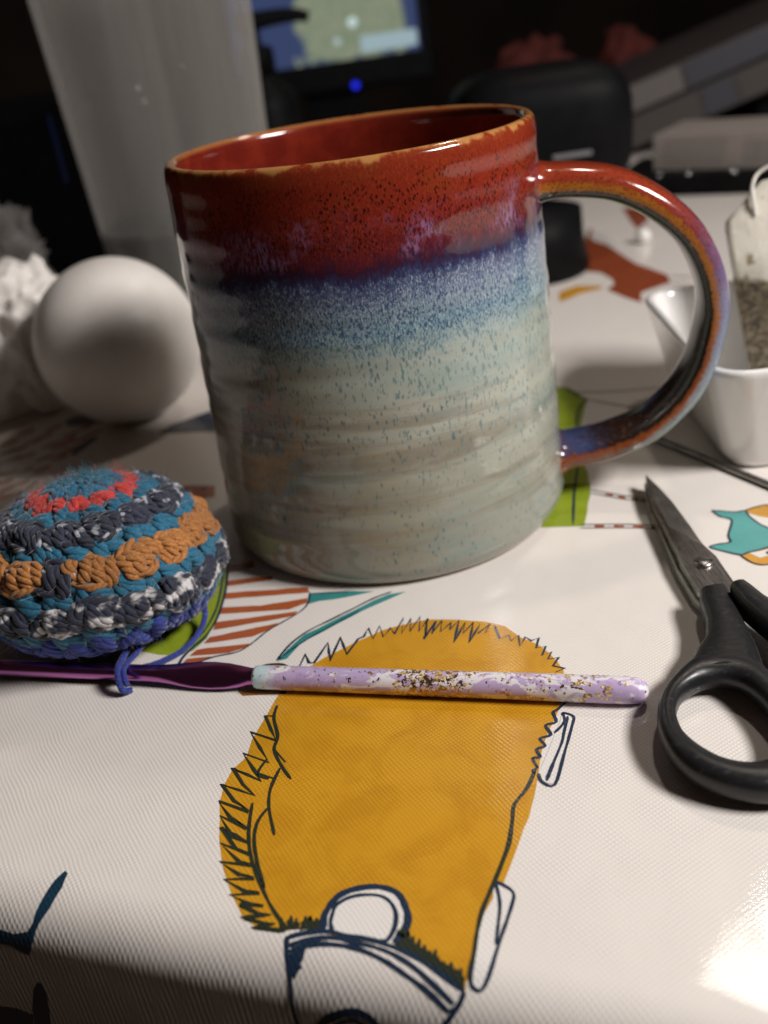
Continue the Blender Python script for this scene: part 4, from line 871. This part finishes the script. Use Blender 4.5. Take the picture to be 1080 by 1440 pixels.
def blade(stn, z0, z1, zr):
    mb = MB(); rows = []
    for y, l, r, rt in stn:
        k = 0.25 if stn[0][0] == y else 1
        rows.append([(l - OX, y - OY, z0), (l - OX, y - OY, z1 - 0.04), (l + 0.03 * k - OX, y - OY, z1), (r - OX, y - OY, zr), (rt - 0.02 * k - OX, y - OY, z1 - 0.05), (rt - OX, y - OY, z1 - 0.08), (rt - OX, y - OY, z0)])
    mb.grid(rows, closed_u=True); mb.f.append(tuple(range(7))); mb.mi.append(0); b = len(mb.v) - 7; mb.f.append(tuple(range(b + 6, b - 1, -1))); mb.mi.append(0)
    return mb
B1 = [(23.05, 7.10, 7.11, 7.12), (22.3, 6.93, 7.0, 7.28), (21.5, 6.80, 6.88, 7.33), (20.2, 6.69, 6.78, 7.33), (19.6, 6.63, 7.02, 7.31), (19.1, 6.59, 7.26, 7.32), (18.6, 6.52, 7.34, 7.38), (17.36, 6.48, 7.30, 7.37), (17.0, 6.55, 7.0, 7.15)]
blade(B1, 0.26, 0.42, 0.44).build('blade', steel, scz, smooth=False)
B2 = [(23.0, 7.05, 7.06, 7.08), (22.3, 6.86, 7.0, 7.2), (21.5, 6.72, 6.85, 7.25), (20.2, 6.60, 6.7, 7.2), (19.0, 6.47, 6.6, 7.1), (18.6, 6.42, 6.6, 7.1), (17.36, 6.38, 6.7, 7.2), (16.6, 6.5, 6.8, 7.2)]
blade(B2, 0.06, 0.23, 0.24).build('blade', steel, scz, smooth=False)
mb = MB(); mb.lathe([(0.215, 0.42), (0.215, 0.47), (0.19, 0.50), (0.12, 0.52), (0.0, 0.525)], 32); sw = mb.build('screw', steel, scz)
mb = MB(); mb.box((0, 0, 0.515), (0.40, 0.05, 0.03)); mb.build('slot', plain('slot_shadow_metal', (0.03, 0.03, 0.03), 0.6), sw, rot=(0, 0, R(-12)), smooth=False)
def ray_poly(P, c_, a):
    dx, dy = math.cos(a), math.sin(a); best = None
    for (x1, y1), (x2, y2) in zip(P, P[1:] + P[:1]):
        ex, ey = x2 - x1, y2 - y1; den = dx * ey - dy * ex
        if abs(den) < 1e-9: continue
        tt = ((x1 - c_[0]) * ey - (y1 - c_[1]) * ex) / den; uu = ((x1 - c_[0]) * dy - (y1 - c_[1]) * dx) / den
        if tt > 0 and -1e-6 <= uu <= 1 + 1e-6: best = tt if best is None else max(best, tt)
    return best or 0.5
def smooth2(P): return [(q.x, q.y) for q in cat_rom([(a, b, 0) for a, b in P], 4, True)]
def handle(outer, inner, cen, shank, zb, zt):
    mb = MB(); outer = smooth2(outer); inner = smooth2(inner); rows = []; NA = 72
    for k in range(NA):
        a = 2 * math.pi * k / NA; ro, ri = ray_poly(outer, cen, a), ray_poly(inner, cen, a); mid, hw = (ro + ri) / 2, (ro - ri) / 2
        row = []
        for j in range(16):
            b = 2 * math.pi * j / 16; cx = math.copysign(abs(math.cos(b)) ** 0.8, math.cos(b)); sz = math.copysign(abs(math.sin(b)) ** 0.75, math.sin(b))
            r_ = mid + hw * cx; hz = (zt - zb) / 2 * min(1, 0.72 + 0.28 * min(1, hw / 0.3))
            row.append((cen[0] + r_ * math.cos(a) - OX, cen[1] + r_ * math.sin(a) - OY, zb + (zt - zb) / 2 + sz * hz))
        rows.append(row)
    mb.grid(rows, closed_u=True, closed_v=True)
    rows = []
    for y, l, r, q in shank:
        row = []
        for j in range(16):
            b = 2 * math.pi * j / 16; cx = math.copysign(abs(math.cos(b)) ** 0.55, math.cos(b)); sz = math.copysign(abs(math.sin(b)) ** 0.6, math.sin(b))
            row.append(((l + r) / 2 + (r - l) / 2 * cx - OX, y - OY + q * cx, zb + (zt - zb) / 2 + sz * (zt - zb) / 2 * 0.98))
        rows.append(row)
    mb.grid(rows, closed_u=True, flip=True); mb.fan(rows[0], [sum(p[i] for p in rows[0]) / 16 for i in range(3)], 0); mb.fan(rows[-1], [sum(p[i] for p in rows[-1]) / 16 for i in range(3)], 0, True)
    return mb
o1 = [(6.05, 15.0), (5.55, 14.98), (4.92, 14.46), (4.57, 14.02), (4.37, 13.57), (4.27, 13.11), (4.28, 12.53), (4.45, 12.06), (4.76, 11.72), (5.08, 11.5), (5.46, 11.34), (5.95, 11.3), (6.4, 11.5), (6.75, 12.0), (6.92, 12.9), (6.86, 13.7), (6.72, 14.3), (6.55, 14.8)]
i1 = [(4.75, 13.62), (4.9, 13.91), (5.09, 14.12), (5.38, 14.28), (5.63, 14.33), (5.99, 14.25), (6.22, 13.93), (6.33, 13.33), (6.30, 12.7), (6.12, 12.3), (5.79, 12.08), (5.45, 12.03), (5.09, 12.2), (4.84, 12.53), (4.68, 12.95), (4.68, 13.32)]
s1 = [(17.15, 6.45, 7.06, 0), (17.05, 6.41, 7.06, -.02), (16.77, 6.33, 6.99, -.04), (16.06, 6.2, 6.92, -.05), (15.5, 5.98, 6.86, -.06), (15.1, 5.66, 6.82, -.1), (14.75, 5.4, 6.76, -.1), (14.5, 5.3, 6.7, -.1)]
handle(o1, i1, (5.5, 13.1), s1, 0.10, 0.68).build('handle', black, scz)
mir = lambda P: [(14.15 - a, b + 0.2) for a, b in P]
s2 = [(16.92, 7.0, 7.36, 0.02), (16.75, 6.97, 7.42, 0.05), (16.3, 6.99, 7.52, .06), (15.7, 7.10, 7.75, .06), (15.3, 7.2, 8.1, .1), (14.95, 7.3, 8.6, .1), (14.7, 7.4, 8.8, .1)]
handle(mir(o1), mir(i1), (14.15 - 5.5, 13.3), s2, 0.22, 0.86).build('handle', black, scz)

# ------------------------------------------------------------------ white dish, tea bag, needle
def rsq(half, rc, z_, seg=7, bow=0.0):
    out = []
    for (sx, sy, a0) in ((1, 1, 0), (-1, 1, 90), (-1, -1, 180), (1, -1, 270)):
        for k in range(seg):
            a = R(a0 + 90 * k / (seg - 1)); out.append((sx * (half - rc) + rc * math.cos(a), sy * (half - rc) + rc * math.sin(a), z_))
    return out
gl = NT('white_porcelain'); v = gl.obj(); n1 = gl.noise(v, 0.9, 3)
gl.bsdf(gl.mix(gl.step(n1, 0.3, 0.7), (0.76, 0.75, 0.73), (0.80, 0.785, 0.77)), 0.18, gl.bump(n1, 0.2, 0.05), Coat_Weight=0.6, Coat_Roughness=0.05)
mb = MB(); rows = [rsq(2.6, 0.6, 0.12), rsq(2.9, 0.7, 0.0), rsq(3.12, 0.75, 0.02), rsq(3.22, 0.8, 0.12), rsq(3.30, 0.82, 0.35), rsq(3.62, 0.9, 1.5), rsq(3.92, 1.0, 2.6), rsq(4.03, 1.05, 2.95), rsq(4.06, 1.06, 3.06), rsq(4.04, 1.05, 3.14), rsq(3.96, 1.0, 3.18), rsq(3.86, 0.95, 3.16), rsq(3.79, 0.92, 3.06), rsq(3.70, 0.9, 2.8), rsq(3.40, 0.9, 1.6), rsq(3.10, 0.95, 0.75), rsq(2.85, 1.0, 0.48), rsq(2.4, 0.9, 0.40)]
mb.grid(rows, closed_u=True); mb.fan(rows[0], (0, 0, 0.12), flip=True); mb.fan(rows[-1], (0, 0, 0.40))
d = mb.build('dish', gl.m, loc=(13.0, 26.3, 0), rot=(0, 0, R(-4)))
d['label'] = 'square white porcelain dish holding a used tea bag'; d['category'] = 'dish'
tb = NT('tea_bag_paper'); v = tb.obj(); x = tb.n('SeparateXYZ', 0, Vector=v); zz = tb.n('SeparateXYZ', 2, Vector=v)
edge = tb.math('ADD', zz, tb.math('MULTIPLY', x, 0.55)); edge = tb.math('ADD', edge, tb.math('MULTIPLY', tb.noise(v, 2.2, 4), 0.7))
leaf = tb.n('TexVoronoi', 1, Vector=v, Scale=9.0); lv = tb.n('SeparateXYZ', 0, Vector=leaf)
tea = tb.ramp(lv, [(0.0, (0.055, 0.045, 0.030)), (0.35, (0.11, 0.085, 0.05)), (0.7, (0.17, 0.135, 0.085)), (1.0, (0.24, 0.20, 0.14))])
paper = tb.mix(tb.step(tb.noise(v, 1.0, 4, 0.6, 0.6), 0.60, 0.68), (0.66, 0.62, 0.54), (0.24, 0.20, 0.11))
paper = tb.mix(tb.step(tb.noise(v, 8, 3), 0.4, 0.7, 0, 0.15), paper, (0.55, 0.48, 0.38))
tb.bsdf(tb.mix(tb.step(edge, 3.25, 2.95), paper, tea), 0.7, tb.bump(tb.math('ADD', tb.noise(v, 6, 4), lv), 0.45, 0.05))
bag = thing('tea_bag', 'used tea bag with wet brown leaves leaning in the white dish', 'tea bag', (13.95, 27.2, 0.45), (R(-18), R(-9), R(-12)))
def bag_half(zq): return 2.05 if zq < 5.45 else max(0.8, 2.05 - (zq - 5.45) * 1.3)
mb = MB(); rows = []
for j in range(29):
    zq = 6.4 * j / 28; w_ = bag_half(zq); row = []
    for i in range(40):
        q = -1 + 2 * (i % 20) / 19 if i < 20 else 1 - 2 * (i % 20) / 19
        th2 = (0.55 * max(0, 1 - (zq / 4.4) ** 4) + 0.09) * (1 - abs(q) ** 3) + 0.02
        if zq < 0.4: th2 *= 0.3 + zq * 1.75
        yy = (-1 if i < 20 else 1) * th2 + 0.12 * noise.noise(Vector((q * 1.6, zq * 0.8, 1))) + 0.05 * noise.noise(Vector((q * 4, zq * 2.5, 4)))
        row.append((q * w_, yy, zq))
    rows.append(row)
mb.grid(rows, closed_u=True); mb.fan(rows[0], (0, 0, 0), flip=True); mb.fan(rows[-1], (0, 0, 6.4))
mb.build('pouch', tb.m, bag)
mb = MB(); mb.tube(cat_rom([(-1.15, -0.16, 5.45), (-1.15, -0.22, 5.9), (-1.10, -0.12, 6.3), (-0.85, 0.05, 6.65), (-0.35, 0.0, 6.75), (0.4, -0.15, 6.4), (0.9, -0.25, 5.6), (1.6, -0.45, 4.4), (2.3, -0.9, 3.6), (3.0, -1.3, 3.1)], 6), 0.055, 8); mb.build('string', plain('white_string', (0.72, 0.69, 0.64), 0.9, 0.1, 20, 0.5), bag)
mb = MB(); mb.tube([(0, 0, 0.1), (0.15, 0, 0.1), (6.5, 0, 0.1), (9.6, 0, 0.1), (9.75, 0, 0.1)], [0.03, 0.10, 0.10, 0.10, 0.05], 16)
nd = mb.build('knitting_needle', steel, loc=(8.28, 25.95, 0.0), rot=(0, 0, math.atan2(22.19 - 25.87, 10.09 - 8.35)))
nd['label'] = 'thin grey metal needle lying in front of the white dish'; nd['category'] = 'needle'

# ------------------------------------------------------------------ far side of the table
dk = plain('matte_black', (0.005, 0.005, 0.0055), 0.5, 0.2, 1.0, Specular_IOR_Level=0.06); dk2 = plain('soft_black', (0.004, 0.0045, 0.005), 0.6, 0.3, 1.0, Specular_IOR_Level=0.05)
mon = thing('monitor', 'black computer monitor showing a green and blue map', 'monitor', (1.0, 96, 0))
mb = MB(); mb.box((0, 0, 15.8), (18.6, 2.4, 19.6), bev=0.5); mb.build('casing', dk, mon, smooth=False)
sm_ = NT('map_on_screen'); v = sm_.obj(); n1 = sm_.noise(v, 0.20, 4, 0.6, 0.4); n2 = sm_.noise(v, 0.9, 3)
x = sm_.n('SeparateXYZ', 0, Vector=v); zz = sm_.n('SeparateXYZ', 2, Vector=v)
coast = sm_.math('ADD', sm_.math('MULTIPLY', n1, 7.0), sm_.math('MULTIPLY', n2, 1.6))
land = sm_.math('MULTIPLY', sm_.step(sm_.math('ADD', x, coast), 1.6, 2.4), sm_.step(sm_.math('ADD', zz, sm_.math('MULTIPLY', n2, 2.5)), 1.1, 1.5))
land = sm_.math('MULTIPLY', land, sm_.step(sm_.math('SUBTRACT', x, sm_.math('MULTIPLY', zz, -0.1)), 7.6, 7.0))
c = sm_.mix(land, (0.045, 0.065, 0.15), sm_.mix(sm_.step(n2, 0.35, 0.65), (0.22, 0.27, 0.18), (0.27, 0.30, 0.21)))
em = sm_.t.nodes.new('ShaderNodeEmission'); sm_.t.links.new(c, em.inputs[0]); em.inputs[1].default_value = 0.85; sm_.t.links.new(em.outputs[0], sm_.out.inputs[0])
mb = MB(); mb.box((0, 0, 7.7), (16.4, 0.1, 15.4)); scr = mb.build('screen', sm_.m, mon, loc=(0.0, -1.22, 8.55), smooth=False)
def glow(name, c, s_):
    g = NT(name); e_ = g.t.nodes.new('ShaderNodeEmission'); e_.inputs[0].default_value = tuple(c) + (1,); e_.inputs[1].default_value = s_; g.t.links.new(e_.outputs[0], g.out.inputs[0]); return g.m
barm = glow('pale_screen_bar', (0.36, 0.48, 0.52), 0.85)
mb = MB(); mb.box((5.5, -0.075, 1.05), (5.0, 0.05, 1.3)); mb.build('toolbar', barm, scr, smooth=False)
mb = MB(); mb.lathe([(0.42, -0.02), (0.42, 0.02), (0, 0.02)], 16); mb.build('map_pin', glow('pale_pin', (0.6, 0.75, 0.75), 0.9), scr, loc=(2.5, -0.08, 2.9), rot=(R(90), 0, 0))
mb = MB(); mb.lathe([(0.3, -0.02), (0.3, 0.02), (0, 0.02)], 16); mb.build('map_pin', glow('pale_pin_small', (0.55, 0.7, 0.7), 0.7), scr, loc=(1.0, -0.08, 1.55), rot=(R(90), 0, 0))
mb = MB(); mb.lathe([(0.30, -0.05), (0.30, 0.05), (0.2, 0.12), (0, 0.13)], 20); mb.build('power_light', glow('blue_led', (0.02, 0.03, 0.9), 1.2), mon, loc=(2.07, -1.25, 6.4), rot=(R(90), 0, 0))
mb = MB(); mb.box((0, 1.2, 3.5), (5, 1.6, 7)); mb.box((0, 0.5, 0.4), (16, 12, 0.8), bev=0.2); mb.build('stand', dk2, mon, smooth=False)
pb = thing('pump_bottle', 'dark pump bottle with a sideways nozzle in front of the screen', 'bottle', (-3.9, 70, 0))
mb = MB(); mb.lathe([(0, 0), (2.1, 0), (2.3, 0.2), (2.3, 7.4), (2.0, 8.3), (1.1, 9.0), (1.0, 9.6), (0, 9.6)], 40); mb.build('body', dk, pb)
mb = MB(); mb.lathe([(0, 9.55), (1.15, 9.55), (1.15, 10.9), (0.9, 11.1), (0.45, 11.2), (0.45, 12.0), (0, 12.0)], 32); mb.build('collar', dk2, pb)
mb = MB(); mb.tube(cat_rom([(-0.9, 0, 12.45), (0, 0, 12.55), (1.6, 0, 12.65), (3.0, 0, 12.6), (3.75, 0, 12.35)], 4), [0.65, 0.66, 0.66, 0.64, 0.6, 0.56, 0.52, 0.5, 0.48, 0.46, 0.44, 0.42, 0.40, 0.38, 0.36, 0.34, 0.33][:17], 20); mb.build('nozzle', dk, pb)
bc = thing('speaker', 'rounded black case on a narrower foot behind the mug rim', 'speaker', (10.6, 52, 0))
def super_rows(rx, ry, z0, z1, e_):
    rows = []
    for j in range(17):
        ph = -math.pi / 2 + math.pi * j / 16; cz = math.copysign(abs(math.sin(ph)) ** e_, math.sin(ph)); cr_ = max(0.001, abs(math.cos(ph))) ** e_
        rows.append([(rx * cr_ * math.copysign(abs(math.cos(a)) ** e_, math.cos(a)), ry * cr_ * math.copysign(abs(math.sin(a)) ** e_, math.sin(a)), (z0 + z1) / 2 + (z1 - z0) / 2 * cz) for a in [2 * math.pi * k / 48 for k in range(48)]])
    return rows
mb = MB(); mb.grid(super_rows(4.5, 3.4, 2.6, 8.9, 0.55), closed_u=True); mb.build('case', dk, bc)
mb = MB(); mb.lathe([(0, 0), (2.9, 0), (3.0, 0.2), (2.75, 1.6), (2.7, 2.9), (0, 3.0)], 40); mb.build('foot', dk, bc, loc=(-1.9, -5.0, 0))
mb = MB(); mb.box((0, 0, 0), (1.9, 0.06, 0.22), bev=0.02); mb.build('badge', plain('grey_badge', (0.16, 0.16, 0.165), 0.4), bc, loc=(0.9, -3.42, 4.9), smooth=False)
bk = MB(); bk.box((0, 0, 5.1), (30, 18, 10.2), bev=0.5); o = bk.build('black_box', dk2, loc=(-26.5, 62.5, 0), smooth=False)
o['label'] = 'large plain black box in the dark at the far left'; o['category'] = 'box'
mb = MB(); mb.box((0, 0, 0), (0.2, 0.06, 3.3)); mb.build('reflection_strip', plain('blue_reflection_paint', (0.006, 0.014, 0.07), 0.3), o, loc=(12.7, -9.02, 8.1), smooth=False)  # thin dark blue strip added to imitate a faint blue reflection on the box
tr = MB(); tr.box((0, 0, 0.62), (15, 7.0, 1.24), bev=0.25); o = tr.build('black_tray', dk, loc=(25.0, 60.3, 0), rot=(0, 0, R(-32)), smooth=False)
o['label'] = 'flat black case lying under the white barcode box'; o['category'] = 'case'
stud = plain('bright_stud', (0.6, 0.6, 0.6), 0.2, Metallic=1.0)
for x in (-4.6, -2.9, -0.3):
    mb = MB(); mb.lathe([(0.16, 0), (0.14, 0.08), (0, 0.12)], 16); mb.build('stud', stud, o, loc=(x, -3.2, 1.24))
wb = MB(); wb.box((0, 0, 1.05), (9.5, 5.5, 2.1), bev=0.06); bx = wb.build('carton', plain('white_card', (0.23, 0.20, 0.18), 0.7, 0.06, 0.8), loc=(24.9, 60.6, 1.25), rot=(0, 0, R(-38)), smooth=False)
bx['label'] = 'small white carton with printed lines and barcode on black case'; bx['category'] = 'carton'
inkm = plain('grey_print', (0.16, 0.145, 0.14), 0.7)
mb = MB()
for k in range(9): mb.box((-2.2 + rng.uniform(-.15, .1), -2.755, 1.75 - k * 0.17), (4.0 - rng.uniform(0, .5), 0.01, 0.055))
mb.build('small_print', inkm, bx, smooth=False)
mb = MB(); x = 0.75
while x < 3.9:
    wv_ = rng.choice((0.04, 0.06, 0.10)); mb.box((x, -2.755, 0.95), (wv_, 0.01, 1.25)); x += wv_ + rng.choice((0.04, 0.06, 0.09))
mb.build('barcode', inkm, bx, smooth=False)
def book(name, label, loc, c1, band, tilt, L_=22, T_=2.1):
    b = thing(name, label, 'book', loc, (0, R(-tilt), R(-6)), 'books leaning at the far right')
    mb = MB(); mb.box((L_ / 2, 0, T_ / 2), (L_, 14, T_), bev=0.12); mb.build('cover', c1, b, smooth=False)
    for (x0, x1, mt) in band:
        mb = MB(); mb.box(((x0 + x1) / 2, -7.0, T_ / 2), (x1 - x0, 0.08, T_ * 0.86)); mb.build('spine_label', mt, b, smooth=False)
    return b
gw = plain('grey_white_card', (0.105, 0.092, 0.088), 0.6); bl = plain('slate_card', (0.028, 0.029, 0.038), 0.6); dkc = plain('dark_cover', (0.03, 0.022, 0.022), 0.6); tau = plain('taupe_card', (0.042, 0.034, 0.030), 0.6)
book('book', 'leaning dark book with a grey white spine label, uppermost', (21.4, 82, 2.55), dkc, [(1.4, 5.6, gw), (5.9, 14.5, bl)], 16, 22, 2.0)
book('book', 'leaning taupe book under the one with a grey white label', (21.4, 82, 0.1), dkc, [(0.6, 7.0, tau), (7.3, 9.6, bl), (9.9, 16, tau)], 16, 23, 2.2)
mb = MB(); mb.box((0, 0, 2.1), (10, 12, 4.2), bev=0.3); o = mb.build('support_box', dk2, loc=(37.8, 82, 0), rot=(0, 0, R(-6)), smooth=False); o['label'] = 'dark box propping up the leaning books'; o['category'] = 'box'
rc = plain('red_fabric', (0.085, 0.012, 0.009), 0.9, 0.3, 0.6)
o = crumple('red_cloth', rc, (19.8, 104, 3.2), (4.6, 3.0, 4.6), 21, 0.45, 5, 0.25); o['label'] = 'dim red cloth bundle behind the black case'; o['category'] = 'cloth'
o = crumple('red_cloth', rc, (31.0, 104, 2.6), (3.6, 3.0, 4.4), 33, 0.45, 5, 0.25); o['label'] = 'dim red cloth bundle behind the leaning books'; o['category'] = 'cloth'
mb = MB(); mb.lathe([(0, 0), (0.16, 0.01), (0.34, 0.14), (0.40, 0.35), (0.36, 0.55), (0.2, 0.70), (0, 0.74)], 28)
o = mb.build('bead', plain('white_bead', (0.8, 0.78, 0.75), 0.2), loc=(15.15, 49.3, 0)); o['label'] = 'tiny white bead on the cloth seen through the mug handle'; o['category'] = 'bead'
